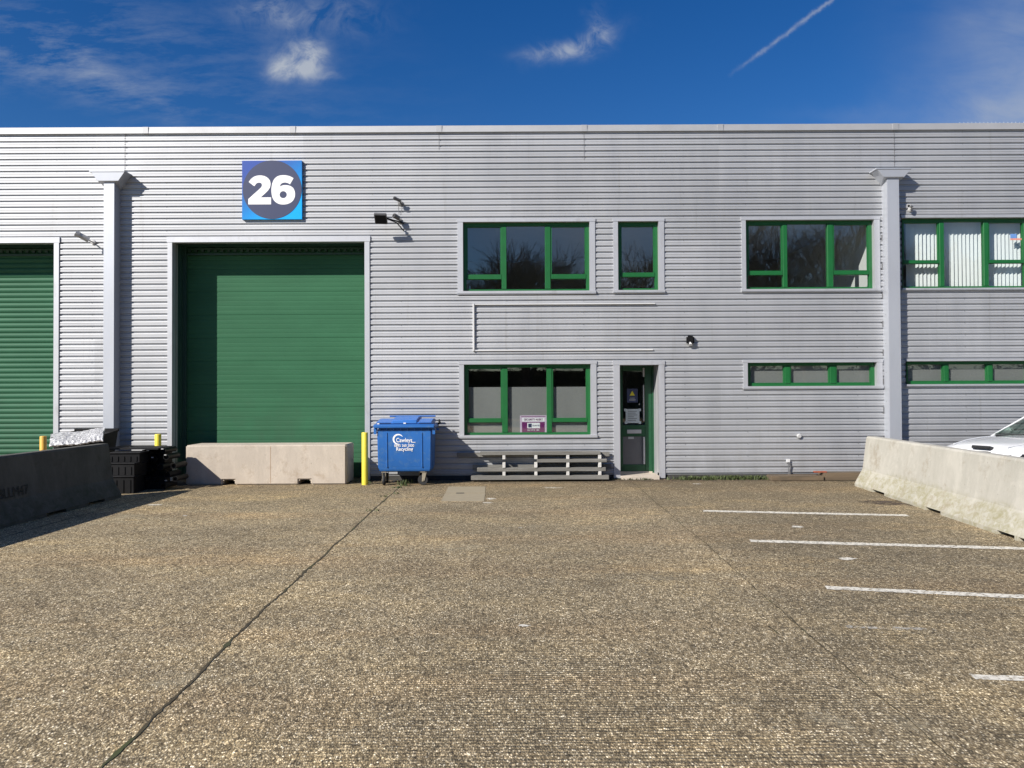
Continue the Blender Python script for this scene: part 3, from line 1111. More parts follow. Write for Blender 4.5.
def roller(key, kind, label):
    x0, x1, z0, z1 = OP[key]
    yd = WALL + REC
    d = MB()
    rr = random.Random(3)
    if kind == 'flat':
        z = 0.02
        prev = None
        pts = []
        while z < z1 + 0.05:
            k = round((z - 0.02) / 0.1)
            pj = (k % 5 == 0)
            dd = 0.006 if pj else 0.002
            pts += [(z, 0.0), (z + 0.005, dd), (z + 0.013, dd), (z + 0.018, 0.0), (z + 0.06, -0.0008 if not pj else -0.0015)]
            z += 0.10
        for (za, da), (zb, db) in zip(pts, pts[1:]):
            d.quad((x0 - .1, yd + da, za), (x1 + .1, yd + da, za), (x1 + .1, yd + db, zb), (x0 - .1, yd + db, zb))
        m = M['shutter']
    else:
        z = 0.0
        n = 8
        while z < z1 + 0.1:
            for i in range(n):
                def pt(t):
                    return -0.022 * math.sin(math.pi * t) ** 0.8, z + 0.109 * t
                (da, za), (db, zb) = pt(i / n), pt((i + 1) / n)
                d.quad((x0 - .1, yd + da, za), (x1 + .1, yd + da, za), (x1 + .1, yd + db, zb), (x0 - .1, yd + db, zb))
            z += 0.109
        m = M['shutter2']
    door = d.build('roller_door', m, bld, weld=True)
    door['label'] = label
    rv = MB()
    rv.box(x0 - .06, x0 - .001, WALL + 0.16, yd + 0.3, 0, z1)
    rv.box(x1 + .001, x1 + .06, WALL + 0.16, yd + 0.3, 0, z1)
    rv.box(x0 - .06, x1 + .06, WALL + 0.16, yd + 0.3, z1 + .001, z1 + .06)
    rv.build('door_reveal', M['reveal'], door)
    for ga, gb, gy0, gy1 in ((x0, x0 + .07, yd - .10, yd - .03), (x1 - .07, x1, yd - .10, yd - .03), (x0, x0 + .014, yd - .24, yd - .18)):
        gd = MB()
        gd.box(ga, gb, gy0, gy1, 0, z1)
        gd.build('guide_rail', M['reveal'], door)
    hb = MB()
    hb.box(x0 + .07, x1 - .07, yd - .07, yd - .035, z1 - .17, z1 - .13)
    hb.build('head_seal', M['reveal'], door)
    comb = [(x0 + .08, z1 - .05)]
    k = 0
    while x0 + .1 + k * .14 < x1 - .22:
        xa = x0 + .1 + k * .14
        comb += [(xa, z1 - .05), (xa, z1 - .10), (xa + .06, z1 - .10), (xa + .06, z1 - .05)]
        k += 1
    comb += [(x1 - .08, z1 - .05), (x1 - .08, z1 - .02), (x0 + .08, z1 - .02)]
    flat_shape(comb, [], yd - .06, yd - .035).build('head_comb', M['reveal'], door)
    tr = MB()
    yf = WALL - 0.018
    tr.box(x0 - .095, x0, yf, WALL + .16, 0.02, z1)
    tr.box(x1, x1 + .105, yf, WALL + .16, 0.02, z1)
    tr.box(x0 - .11, x1 + .12, yf - .006, WALL + .16, z1, z1 + .115)
    tr.build('door_trim', M['trim'], door)
    return door


roller('doorM', 'flat', 'green sectional loading door below the number sign')
roller('doorL', 'lath', 'green ribbed roller shutter at the left edge')

# ---- entrance door
x0, x1, z0, z1 = OP['door']
yd = WALL + 0.60
dm = MB()


def dz(py):
    return wp(635, py, yd).z


def dx(px):
    return wp(px, 420, yd).x


# leaf frame: stiles and rails
lx0, lx1 = x0 - .04, dx(652)
sx0, sx1 = dx(622.8), dx(645)
dm.box(lx0, sx0, yd, yd + .06, z0 + .05, z1 + .02)
dm.box(sx1, lx1, yd, yd + .06, z0 + .05, z1 + .02)
dm.box(sx0, sx1, yd, yd + .06, dz(371), z1 + .02)
dm.box(sx0, sx1, yd + .001, yd + .06, dz(436.5), dz(425.0))
dm.box(sx0, sx1, yd + .001, yd + .06, z0 + .05, dz(464.5))
door = dm.build('entrance_door', M['dgreen'], bld, bevel=.006, seg=1)
q = MB()
q.quad((sx0, yd + .03, dz(425)), (sx1, yd + .03, dz(425)), (sx1, yd + .03, dz(371)), (sx0, yd + .03, dz(371)))
q.build('glass_panel', M['glass'], door)
q = MB()
q.box(sx0, sx1, yd + .02, yd + .045, dz(464.5), dz(436.5))
q.build('kick_panel', M['grey'], door)
q = MB()
hx = dx(643.3)
q.tube((hx, yd - .06, dz(421)), (hx, yd - .06, dz(385)), .013, n=10)
q.tube((hx, yd - .06, dz(418)), (hx, yd, dz(418)), .009, n=8)
q.tube((hx, yd - .06, dz(388)), (hx, yd, dz(388)), .009, n=8)
q.build('pull_handle', M['lgrey'], door, smooth=True)
q = MB()
q.box(dx(643.0), dx(644.6), yd - .03, yd, dz(464), dz(437))
q.build('edge_strip', M['lgrey'], door)
q = MB()
q.box(dx(643.0), dx(644.6), yd - .03, yd, dz(377), dz(368))
q.build('edge_strip', M['lgrey'], door)
q = MB()
q.box(dx(627), dx(641.2), yd - .012, yd, dz(433.4), dz(429.6))
q.build('letter_plate', M['lgrey'], door, bevel=.003, seg=1)
q = MB()
q.box(dx(628.2), dx(633.8), yd + .005, yd + .018, dz(439), dz(436.8))
q.build('name_plate', M['lgrey'], door)
q = MB()
q.box(dx(627.3), dx(638), yd + .018, yd + .026, dz(402.5), dz(388.7))
wn_ = q.build('warning_notice', M['navy'], door)
q = MB()
q.add([(dx(629.8), yd + .014, dz(395.6)), (dx(635.2), yd + .014, dz(395.6)), (dx(632.5), yd + .014, dz(390.6))], [(0, 1, 2)])
q.build('warning_triangle', M['signyellow'], wn_) if False else q.build('warning_triangle', M['signyellow'], door)
q = MB()
q.box(dx(629.5), dx(635.8), yd + .012, yd + .0165, dz(400.4), dz(399.5))
q.box(dx(630.2), dx(635.2), yd + .012, yd + .0165, dz(398.4), dz(397.8))
q.build('notice_text', M['lgrey'], door)
q = MB()
cx, cz = (dx(625) + dx(641)) / 2, (dz(424) + dz(408)) / 2
q.box(dx(625.8), dx(639.6), yd + .012, yd + .018, dz(423), dz(409))
for ax, az in ((624.2, 408.6), (638.5, 408.6), (624.8, 421.2), (638.6, 421.2)):
    q.box(dx(ax), dx(ax + 2.6), yd + .008, yd + .0115, dz(az + 2.6), dz(az))
q.build('paper_notice', M['paper'], door)
q = MB()
for i, (a, b2) in enumerate(((628, 637), (628, 636), (628, 637.4), (628, 634), (628, 637), (628, 636))):
    q.box(dx(a), dx(b2), yd + .009, yd + .0115, dz(411.6 + i * 1.8), dz(411.1 + i * 1.8))
q.build('printed_line', M['grey'], door)
q = MB()
q.tube((dx(639.4), yd - .005, dz(404.3)), (dx(639.4), yd + .02, dz(404.3)), .012, n=10)
q.build('lock_cylinder', M['endwhite'], door)
# reveals and frame
q = MB()
q.box(x1 + .001, x1 + .05, WALL + .19, yd + .1, z0 - .05, z1 + .05)
q.box(x0 - .05, x0 - .001, WALL + .19, yd + .1, z0 - .05, z1 + .05)
q.box(x0 - .05, x1 + .05, WALL + .19, yd + .1, z1 + .001, z1 + .05)
q.build('door_reveal', M['trim'], door)
q = MB()
q.box(lx1 + .001, x1 - .001, yd - .02, yd + .07, z0 + .0, z1 - .002)
q.build('door_frame', M['dgreen'], door)
q = MB()
q.box(x0 + .002, x1 - .002, WALL - .05, yd - .001, -.01, z0 + .02)
q.box(x0 + .002, x1 - .002, yd, yd + .1, -.01, z0 + .048)
q.build('door_sill', M['block'], door, bevel=.006, seg=1)
q = MB()
trim_frame(q, (x0, x1, 0.03, z1), 0.135, 0.12, 0.085, 0)
q.build('door_trim', M['trim'], door)


# ---- pillars with hopper heads
def pillar(pxl, pxr, ycap, label):
    row = 300
    pj = 0.225
    X0, X1 = wp(pxl, row, WALL - pj).x, wp(pxr, row, WALL - pj).x
    ztop = wp(pxl, ycap[1], WALL - pj).z
    zt = wp(pxl, ycap[0], WALL - .28).z
    p = MB()
    p.box(X0, X1, WALL - pj, WALL + .03, 0, ztop + .03)
    po = p.build('pillar', M['pillar'], bld, bevel=.006, seg=2)
    po['label'] = label
    cx = (X0 + X1) / 2
    h = MB()
    wt_, wb = 0.345, 0.215
    yT, yB = WALL - .28, WALL - .272
    zb = ztop + .0
    zl = zt - .03
    v = [(cx - wt_, yT, zl), (cx + wt_, yT, zl), (cx + wt_, WALL + .02, zl), (cx - wt_, WALL + .02, zl),
         (cx - wb, yB, zb), (cx + wb, yB, zb), (cx + wb * .62, WALL + .02, zb - .12), (cx - wb * .62, WALL + .02, zb - .12)]
    h.add(v, [(0, 1, 5, 4), (1, 2, 6, 5), (3, 0, 4, 7), (2, 3, 7, 6), (4, 5, 6, 7), (0, 3, 2, 1)])
    h.box(cx - wt_ - .035, cx + wt_ + .005, yT - .01, WALL + .02, zl + .001, zt)
    h.build('hopper_head', M['pillar'], po, bevel=.004, seg=1)
    sc = MB()
    for zz in [0.4 + i * .6 for i in range(int((ztop - .5) / .6))]:
        sc.tube((X0 - .001, WALL - .1, zz), (X0 - .004, WALL - .1, zz), .008, n=6)
        sc.box(X0 - .02, X0 - .001, WALL - .004, WALL + .02, zz - .25, zz - .12)
    tag(sc.build('fixing', M['grey'], po), kind='stuff')
    return po


pillar(103.3, 114.2, (170.5, 181.5), 'pillar between the two loading doors')
pillar(888.3, 900.6, (168, 177.5), 'pillar behind the pale concrete barrier')

# ------------------------------------------------------------------ 26 sign
sgx0, sgx1 = wp(242, 190, WALL - .06).x, wp(302, 190, WALL - .06).x
sgz0, sgz1 = wp(272, 219.4, WALL - .06).z, wp(272, 160.5, WALL - .06).z
sg = thing('number_sign', 'square blue sign with a navy disc and white number 26 above the loading door', 'sign', ((sgx0 + sgx1) / 2, WALL - .03, sgz0))
m, nt, b = new_mat('sign_gradient')
sp3 = nt.node('ShaderNodeSeparateXYZ')
nt.set(sp3.inputs[0], nt.node('ShaderNodeTexCoord').outputs['Object'])
f = nt.math('SUBTRACT', nt.math('ADD', nt.math('MULTIPLY', sp3.outputs[0], 0.40), 0.65), nt.math('MULTIPLY', sp3.outputs[2], 0.55))
nt.set(b.inputs['Base Color'], nt.ramp(f, [(0.0, (0.045, 0.09, 0.36)), (0.33, (0.012, 0.21, 0.58)), (0.62, (0.0, 0.38, 0.88))]))
b.inputs['Roughness'].default_value = 0.35
M['signgrad'] = m
q = MB()
q.box(sgx0, sgx1, WALL - .06, WALL - .002, sgz0, sgz1)
q.build('sign_panel', M['signgrad'], sg, bevel=.004, seg=1)
cx, cz = (sgx0 + sgx1) / 2 + .005, (sgz0 + sgz1) / 2 + .005
q = MB()
q.tube((cx, WALL - .0635, cz), (cx, WALL - .0605, cz), (sgx1 - sgx0) / 2 - .012, n=96)
q.build('disc', M['navy'], sg)
S = (sgx1 - sgx0) / (740 - 24)


def sgp(p):
    return (sgx0 + (p[0] - 24) * S, sgz1 - (p[1] - 26) * S)


two = [(105, 283), (135, 245), (175, 217), (228, 205), (282, 210), (325, 230), (355, 262), (366, 302), (360, 345), (340, 380), (310, 412), (248, 468), (372, 468), (372, 552), (100, 552), (100, 487), (225, 375), (255, 345), (263, 322), (258, 303), (240, 293), (215, 293), (195, 305), (172, 335)]
six = [(640, 240), (600, 218), (560, 207), (515, 203), (460, 212), (415, 243), (388, 295), (376, 365), (379, 430), (392, 480), (420, 520), (465, 547), (515, 555), (565, 549), (612, 528), (645, 490), (658, 440), (652, 390), (630, 352), (590, 329), (545, 322), (505, 327), (478, 341), (484, 318), (496, 304), (518, 294), (545, 292), (575, 300), (598, 314)]
tw = catmull(two, 4, sharp=(0, 11, 12, 13, 14, 15, 23))
sx = catmull(six, 4, sharp=(0, 22, 28))
hole = [(517 + 43 * math.cos(t * math.pi / 16), 437 + 42 * math.sin(t * math.pi / 16)) for t in range(32)]
flat_shape([sgp(p) for p in tw], [], WALL - .0665, WALL - .0636).build('digit', M['letter'], sg)
flat_shape([sgp(p) for p in sx], [[sgp(p) for p in hole]], WALL - .0665, WALL - .0636).build('digit', M['letter'], sg)

# ------------------------------------------------------------------ remains of the old sign: white channel
c0, c1, c2, c3 = wp(473.5, 304.6), wp(655, 304.6), wp(473.5, 350.6), wp(653, 350.6)
ch = MB()
ch.box(c0.x - .018, c0.x + .018, WALL - .045, WALL, c2.z - .014, c0.z + .018)
ch.box(c0.x + .019, c1.x, WALL - .03, WALL, c0.z - .009, c0.z + .013)
ch.box(c0.x + .019, c3.x, WALL - .03, WALL, c2.z - .013, c2.z + .013)
tag(ch.build('sign_channel', M['conduit'], None, bevel=.003, seg=1), 'empty white sign channel, three sides of a rectangle, between the upper and lower windows', 'sign frame')

# ------------------------------------------------------------------ wall light, floodlight, cameras
c = wp(690, 340.5)
wl = thing('wall_light', 'small black square bulkhead light on the wall right of the entrance door', 'light', (c.x, WALL, c.z))
q = MB()
q.box(c.x - .085, c.x + .075, WALL - .10, WALL - .001, c.z - .09, c.z + .10)
q.build('housing', M['black'], wl, bevel=.03, seg=4, smooth=True)
q = MB()
q.add([(c.x - .05, WALL - .105, c.z - .075), (c.x + .02, WALL - .105, c.z - .075), (c.x - .025, WALL - .105, c.z - .03)], [(0, 1, 2)])
q.box(c.x - .045, c.x + .03, WALL - .085, WALL - .02, c.z - .10, c.z - .091)
q.build('diffuser', M['letter'], wl)

c = wp(380.8, 218.5, WALL - .35)
fl = thing('floodlight', 'black square floodlight on an arm to the right of the number sign', 'floodlight', (c.x, WALL, c.z))
ax = Vector((.125, .02, 0))
az = Vector((0.0, -.09, .095)).normalized() * .115
ay = ax.cross(az).normalized() * .04
q = MB()
q.obox(c, ax, ay, az)
q.build('lamp_head', M['grey'], fl, bevel=.012, seg=2)
q = MB()
q.obox(Vector(c) - ay.normalized() * .045 if ay.z > 0 else Vector(c) + ay.normalized() * .045, ax * .85, ay * .1, az * .82)
q.build('lamp_glass', M['blackmatt'], fl)
q = MB()
q.path([Vector(c) + Vector((.12, .03, 0)), Vector((c.x + .30, WALL - .18, c.z - .05)), Vector((c.x + .42, WALL, c.z - .18))], .012)
q.path([Vector(c) + Vector((.12, .03, 0.01)), Vector((c.x + .42, WALL, c.z - .02))], .014)
q.build('arm', M['blackmatt'], fl)


def camera_thing(px, py, r, ln, d, mat, name, label, out=.22):
    c = wp(px, py, WALL - out)
    t = thing(name, label, 'camera', (c.x, WALL, c.z))
    d = Vector(d).normalized()
    q = MB()
    q.tube(c - d * ln / 2, c + d * ln / 2, r, n=14)
    q.tube(c + d * ln * .3, c + d * ln * .62, r * 1.12, n=14)
    q.build('camera_body', mat, t, smooth=True)
    q = MB()
    q.tube(c + d * ln * .5, c + d * ln * .635, r * .85, n=14)
    q.build('lens', M['black'], t)
    q = MB()
    q.path([c - d * ln * .2, Vector((c.x + .05, WALL - .08, c.z - .05)), Vector((c.x + .05, WALL, c.z - .05))], .014)
    q.lathe((c.x + .05, WALL, c.z - .05), [(.05, 0), (.05, -.02), (.03, -.03)], 14, 'y')
    q.build('bracket', mat, t)
    return t


camera_thing(397.5, 199.5, .035, .14, (-.8, -.5, .25), M['grey'], 'security_camera', 'upper of two small dark security cameras right of the floodlight', .15)
camera_thing(396.5, 217, .048, .12, (-.7, -.6, .3), M['grey'], 'security_camera', 'lower of two small dark security cameras, level with the floodlight', .15)
camera_thing(910.5, 206, .032, .12, (-.8, -.6, -.1), M['lgrey'], 'security_camera', 'tiny white security camera beside the right pillar', .12)
camera_thing(83, 237, .055, .24, (-.75, -.5, .45), M['lgrey'], 'security_camera', 'grey security camera on the wall left of the left pillar', .3)
# cable loop between the two dark cameras
q = MB()
q.path([wp(398, 201), wp(398.5, 208), wp(399, 214)], .005, 6)
q.path([wp(401, 203), wp(402, 208), wp(400.5, 215)], .005, 6)
tag(q.build('camera_cable', M['grey'], None), 'thin dark cable loop between the two small dark cameras', 'cable')

# alarm of small fixings low on the right
c = wp(799, 436)
q = MB()
q.lathe((c.x, WALL, c.z), [(.05, 0), (.05, -.03), (.035, -.045)], 16, 'y')
tag(q.build('vent_cap', M['lgrey'], None, smooth=True), 'small round pale vent cap low on the cladding above the outside tap', 'vent')
c = wp(788, 461)
tp = thing('outside_tap', 'white capped pipe coming out of the cladding above the timber kerb', 'pipe', (c.x, WALL, 0.1))
q = MB()
q.box(c.x - .045, c.x + .035, WALL - .05, WALL, c.z - .03, c.z + .04)
q.build('pipe_cap', M['conduit'], tp, bevel=.01)
q = MB()
q.path([(c.x + .02, WALL - .04, c.z - .02), (c.x + .035, WALL - .04, c.z - .12), (c.x + .02, WALL - .04, c.z - .2), (c.x + .03, WALL - .04, 0.09)], .013)
q.path([(c.x - .005, WALL - .04, c.z - .02), (c.x - .005, WALL - .04, 0.09)], .009)
q.build('pipe', M['grey'], tp)

# ------------------------------------------------------------------ poster in the window
yp = WALL + .150
o0, o1 = wp(520, 415.4, yp), wp(546.6, 433, yp)
po = thing('window_poster', 'purple and white poster inside the lower window', 'poster', ((o0.x + o1.x) / 2, yp, o1.z))
q = MB()
q.box(o0.x, o1.x, yp - .004, yp, o1.z, o0.z)
q.build('backing', M['pink'], po)
W_, H_ = o1.x - o0.x, o0.z - o1.z


def pq(a, b2, c, d, lay=1):
    return (o0.x + a * W_, o0.x + b2 * W_, yp - .004 - .0015 * lay, yp - .0045 - .0015 * (lay - 1), o0.z - d * H_, o0.z - c * H_)


q = MB()
q.box(*pq(.07, .93, .38, .97))
q.box(*pq(.04, .96, .055, .085))
q.build('purple_band', M['purple'], po)
q = MB()
q.box(*pq(.27, .75, .42, .73, 2))
q.box(*pq(.08, .92, .14, .34, 1))
q.build('white_box', M['letter'], po)
q = MB()
q.box(*pq(.31, .44, .47, .68, 3))
q.build('logo_square', M['navy'], po)
yt = yp - .012
text_mesh('headline', 'SECURITY ALERT', M['purple'], .055, Vector((o0.x + W_ * .5, yt, o0.z - H_ * .235)), po, .0008, sx=.95)
text_mesh('phone_line', '020 3778 1881', M['letter'], .05, Vector((o0.x + W_ * .51, yt, o0.z - H_ * .84)), po, .0008, sx=.85)
text_mesh('small_print', 'PROTECTED', M['navy'], .034, Vector((o0.x + W_ * .60, yt - .002, o0.z - H_ * .575)), po, .0006, sx=.8)

# leaning item inside the lower window's left bay
q = MB()
a, b2 = wp(466.5, 421, WALL + .142), wp(474.5, 433.5, WALL + .142)
q.obox((a + b2) / 2, (b2 - a) * .5, (0, .004, 0), Vector(((b2 - a).z, 0, -(b2 - a).x)).normalized() * .012)
tag(q.build('window_stay', M['grey'], None), 'dark slanting bar in the bottom left corner of the lower window', 'bar')

# ------------------------------------------------------------------ vertical blinds behind the upper right window
bx = OP['W4']
bl = thing('vertical_blind', 'white vertical blind slats behind the upper window right of the pillar', 'blind', ((bx[0] + bx[1]) / 2, WALL + .3, bx[2]))
q = MB()
q.box(bx[0] + .02, bx[1] - .02, WALL + .27, WALL + .31, bx[3] - .02, bx[3] + .02)
q.build('headrail', M['white'], bl)
X = wp(908, 250, WALL + .29).x
sl = None
i = 0
while X < bx[1] - .05:
    a = R(-34 + random.uniform(-4, 4))
    if sl is None:
        q = MB()
        q.obox((0, 0, (bx[2] + bx[3]) / 2), (.044, 0, 0), (0, .0008, 0), (0, 0, (bx[3] - bx[2]) / 2))
        sl = q.build('slat', M['slat'], bl, local=True)
        so = sl
    else:
        so = sl.copy()
        COL.objects.link(so)
        so.parent = bl
    so.location = (X - bl.location.x, WALL + .29 - bl.location.y, -bl.location.z)
    so.rotation_euler = (0, 0, a)
    X += .0835
    i += 1
c = wp(1015, 236, WALL + .14)
stk = thing('window_sticker', 'blue and red sticker on the glass in front of the white blinds', 'sticker', tuple(c))
q = MB()
q.box(c.x - .11, c.x + .02, WALL + .122, WALL + .125, c.z - .05, c.z + .04)
q.build('blue_square', pm('sticker_blue', (.12, .25, .55), .5), stk)
q = MB()
q.box(c.x - .11, c.x + .15, WALL + .122, WALL + .125, c.z - .09, c.z - .052)
q.build('red_strip', pm('sticker_red', (.6, .25, .2), .5), stk)

# ------------------------------------------------------------------ concrete block
YF = 15.42
bxl, bxr = wp(185.6, 465, YF).x, wp(346, 465, YF).x
BH = wp(266, 445.0, YF).z
bk = MB()
BD = .77
# front profile with two fork pockets cut through
f0, f1 = wp(222.5, 480, YF).x, wp(234.5, 480, YF).x
h0, h1 = wp(298.5, 480, YF).x, wp(310.5, 480, YF).x
ph = .10
outl = [(bxl, 0), (f0, 0), (f0, ph), (f1, ph), (f1, 0), (h0, 0), (h0, ph), (h1, ph), (h1, 0), (bxr, 0), (bxr, BH), (bxl, BH)]
n = len(outl)
bk.add([(x, YF, z) for x, z in outl] + [(x, YF + BD, z) for x, z in outl], [(i, (i + 1) % n, n + (i + 1) % n, n + i) for i in range(n)] + [tuple(range(n - 1, -1, -1)), tuple(range(n, 2 * n))])
bt = thing('concrete_block', 'long pale pinkish concrete block lying across the loading door', 'concrete block', ((bxl + bxr) / 2, YF + BD / 2, 0))
bk.build('block', M['block'], bt, bevel=.022, seg=3)
q = MB()
mx_ = wp(270.5, 460, YF).x
q.box(mx_ - .003, mx_ + .003, YF - .0025, YF + .001, .03, BH - .03)
q.build('mould_seam', pm('rusty_seam', (.36, .22, .12), .9), bt)

# ------------------------------------------------------------------ jersey barriers


def barrier(name, label, p_far, p_near, mat, H=.95, side=1, slots=None):
    """p_far, p_near: base centre line ends (x, y)"""
    a, b2 = Vector((*p_far, 0)), Vector((*p_near, 0))
    L = (b2 - a).length
    ang = math.atan2((b2 - a).y, (b2 - a).x)
    t = thing(name, label, 'barrier', (a + b2) / 2, ang)
    half = [(.32, 0.0), (.32, .055), (.17, .33), (.095, H - .03), (.075, H)]
    prof = half + [(-y, z) for y, z in reversed(half)]
    slots = slots or [(-L / 2 + .55, -L / 2 + 1.05), (-.95 - L * .02, -.45 - L * .02), (.75, 1.25), (L / 2 - 1.05, L / 2 - .55)]
    xsb = [-L / 2]
    for s0, s1 in slots:
        xsb += [s0, s1]
    xsb.append(L / 2)
    mb = MB()
    k = len(prof)
    NS = [(y, z) for y, z in prof]
    for i, (xa, xb) in enumerate(zip(xsb, xsb[1:])):
        sl_ = i % 2 == 1
        pr = [(y, (max(z, .052) if abs(z) < .01 else z) if sl_ else z) for y, z in NS]
        seg_n = max(1, int((xb - xa) / .25))
        for s in range(seg_n):
            x0_, x1_ = xa + (xb - xa) * s / seg_n, xa + (xb - xa) * (s + 1) / seg_n
            mb.add([(x0_, y, z) for y, z in pr] + [(x1_, y, z) for y, z in pr],
                   [(j_, (j_ + 1) % k, k + (j_ + 1) % k, k + j_) for j_ in range(k)])
        if sl_:
            for xx in (xa, xb):
                mb.quad((xx, -.32, 0), (xx, .32, 0), (xx, .32, .052), (xx, -.32, .052))
    mb.add([(-L / 2, y, z) for y, z in NS], [tuple(range(k))])
    mb.add([(L / 2, y, z) for y, z in NS], [tuple(range(k))])
    return t, mb, L


fa = gp(854.6, 486.0)
na = gp(1016, 540.5)
d = (na - fa).normalized()
nrm = Vector((-d.y, d.x, 0))
if nrm.x < 0:
    nrm = -nrm
L6 = 6.0
SL = [((gp(a, ya) - fa).length - L6 / 2, (gp(b2, yb) - fa).length - L6 / 2) for a, ya, b2, yb in ((873, 492, 884, 496), (925, 510, 940, 515), (998, 534, 1016.5, 540))]
SL.append((L6 / 2 - .42, L6 / 2 - .12) if SL[-1][1] < L6 / 2 - .5 else (L6 / 2 - .05, L6 / 2 - .01))
print('slots', SL)
t, mb, L = barrier('concrete_barrier', 'pale sunlit concrete road barrier with greenish base in front of the white car', tuple((fa + nrm * .32).to_2d()), tuple((fa + d * L6 + nrm * .32).to_2d()), M['barrier'], slots=SL)
mb.build('barrier_body', M['barrier'], t, local=True, weld=True)
q = MB()
for sx_ in (-1, 1):
    q.path([(sx_ * (L / 2 - .3), 0, .93), (sx_ * (L / 2 - .3), 0, 1.0)], .012)
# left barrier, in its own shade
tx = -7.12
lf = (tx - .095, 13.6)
t2_, mb2, L2 = barrier('concrete_barrier', 'dark shaded concrete road barrier at the left edge', (lf[0], 7.75), lf, M['concrete_shaded'])
mb2.build('barrier_body', M['concrete_shaded'], t2_, local=True, weld=True)
# stencilled letters on the shaded face
pt = wp(22, 486, 9.9)
tm = text_mesh('stencil', 'BLLM47', pm('faint_black_paint', (.03, .03, .028), .9), .20, Vector((0, 0, 0)), t2_, .0006, local=True)
Yc = 10.9
lean = math.atan2(.075, .62)
Xf = lf[0] + .17 - (.42 - .33) / .62 * .075
tm.data.transform(Matrix.Rotation(0, 4, 'X'))
tm.matrix_basis = world_of(t2_).inverted() @ (Matrix.Translation((Xf + .012, Yc, .43)) @ Matrix.Rotation(R(90), 4, 'Z') @ Matrix.Rotation(-lean, 4, 'X'))


# ------------------------------------------------------------------ bollards
def bollard(px, py_top, Y, mat, label):
    c = wp(px, py_top, Y)
    mb = MB()
    r = .062
    mb.lathe((c.x, Y, 0), [(r, -.02), (r, c.z - .015), (r * .93, c.z - .004), (r * .6, c.z)], 24)
    o = mb.build('bollard', mat, None, smooth=True)
    # put its origin at its base
    for v in o.data.vertices:
        v.co.x -= c.x
        v.co.y -= Y
    o.location = (c.x, Y, 0)
    return tag(o, label, 'bollard', 'yellow bollards guarding the loading doors')


bollard(364.8, 432.3, 15.35, M['yellow'], 'bright yellow bollard between the concrete block and the blue bin')
bollard(158, 434, 15.55, M['yellow'], 'yellow bollard rising behind the pile of black crates')
bollard(43.2, 436, 15.5, M['amber'], 'amber yellow bollard behind the shaded barrier at the far left')

# ------------------------------------------------------------------ blue bin
BY = 15.10
bin_ = thing('wheeled_bin', 'blue four-wheeled recycling bin with white lettering and closed lid', 'bin', (wp(405, 470, BY + .4).x, BY + .42, 0))


def bxp(px):
    return wp(px, 450, BY + .05).x


b0, b1 = bxp(377.2), bxp(431.8)
zt, zb = wp(405, 428.5, BY).z, wp(405, 472.0, BY + .06).z
q = MB()
v = []
for z, ins, yf_, yb_ in ((zb, .035, BY + .10, BY + .70), (zb + .09, .012, BY + .055, BY + .74), (zt - .1, 0.0, BY + .035, BY + .78), (zt, 0.0, BY + .03, BY + .78)):
    v += [(b0 + ins, yf_, z), (b1 - ins, yf_, z), (b1 - ins, yb_, z), (b0 + ins, yb_, z)]
fs = [(3, 2, 1, 0), (12, 13, 14, 15)]
for k in range(3):
    for i in range(4):
        fs.append((4 * k + i, 4 * k + (i + 1) % 4, 4 * k + 4 + (i + 1) % 4, 4 * k + 4 + i))
q.add(v, fs)
q.build('body', M['blue'], bin_, bevel=.022, seg=3, smooth=True)
# moulded front panel edges
q = MB()
for pxa, pxb in ((386.2, 387.6), (421.3, 422.6)):
    q.obox(((bxp(pxa) + bxp(pxb)) / 2, BY + .042, (zt - .08 + zb + .09) / 2), ((bxp(pxb) - bxp(pxa)) / 2, 0, 0), (0, .012, 0), (0, -.009, (zt - zb - .17) / 2))
q.build('front_rib', M['blue'], bin_, bevel=.005, seg=2)
# rim with gussets
r0, r1 = bxp(374.0), bxp(435.2)
q = MB()
rz0, rz1 = wp(405, 428.3, BY - .02).z, wp(405, 424.2, BY - .02).z
q.box(r0, r1, BY - .045, BY + .84, rz0, rz1)
q.build('rim', M['blue'], bin_, bevel=.018, seg=3, smooth=True)
q = MB()
for i in range(8):
    X = b0 + .06 + (b1 - b0 - .12) * i / 7
    q.prism_x([(BY - .035, rz0 + .004), (BY + .045, rz0 + .004), (BY + .045, rz0 - .07)], X - .006, X + .006)
q.build('gusset', M['blue'], bin_)
# side lifting trunnion arms
for sxx, xx in ((-1, r0), (1, r1)):
    q = MB()
    q.tube((xx - sxx * .01, BY + .40, rz0 - .04), (xx + sxx * .045, BY + .40, rz0 - .04), .022, n=12)
    q.prism_x([(BY + .02, rz0), (BY + .14, rz0), (BY + .04, rz0 - .12), (BY + .02, rz0 - .12)], min(xx, xx - sxx * .05), max(xx, xx - sxx * .05))
    q.build('trunnion', M['blue'], bin_, smooth=True)
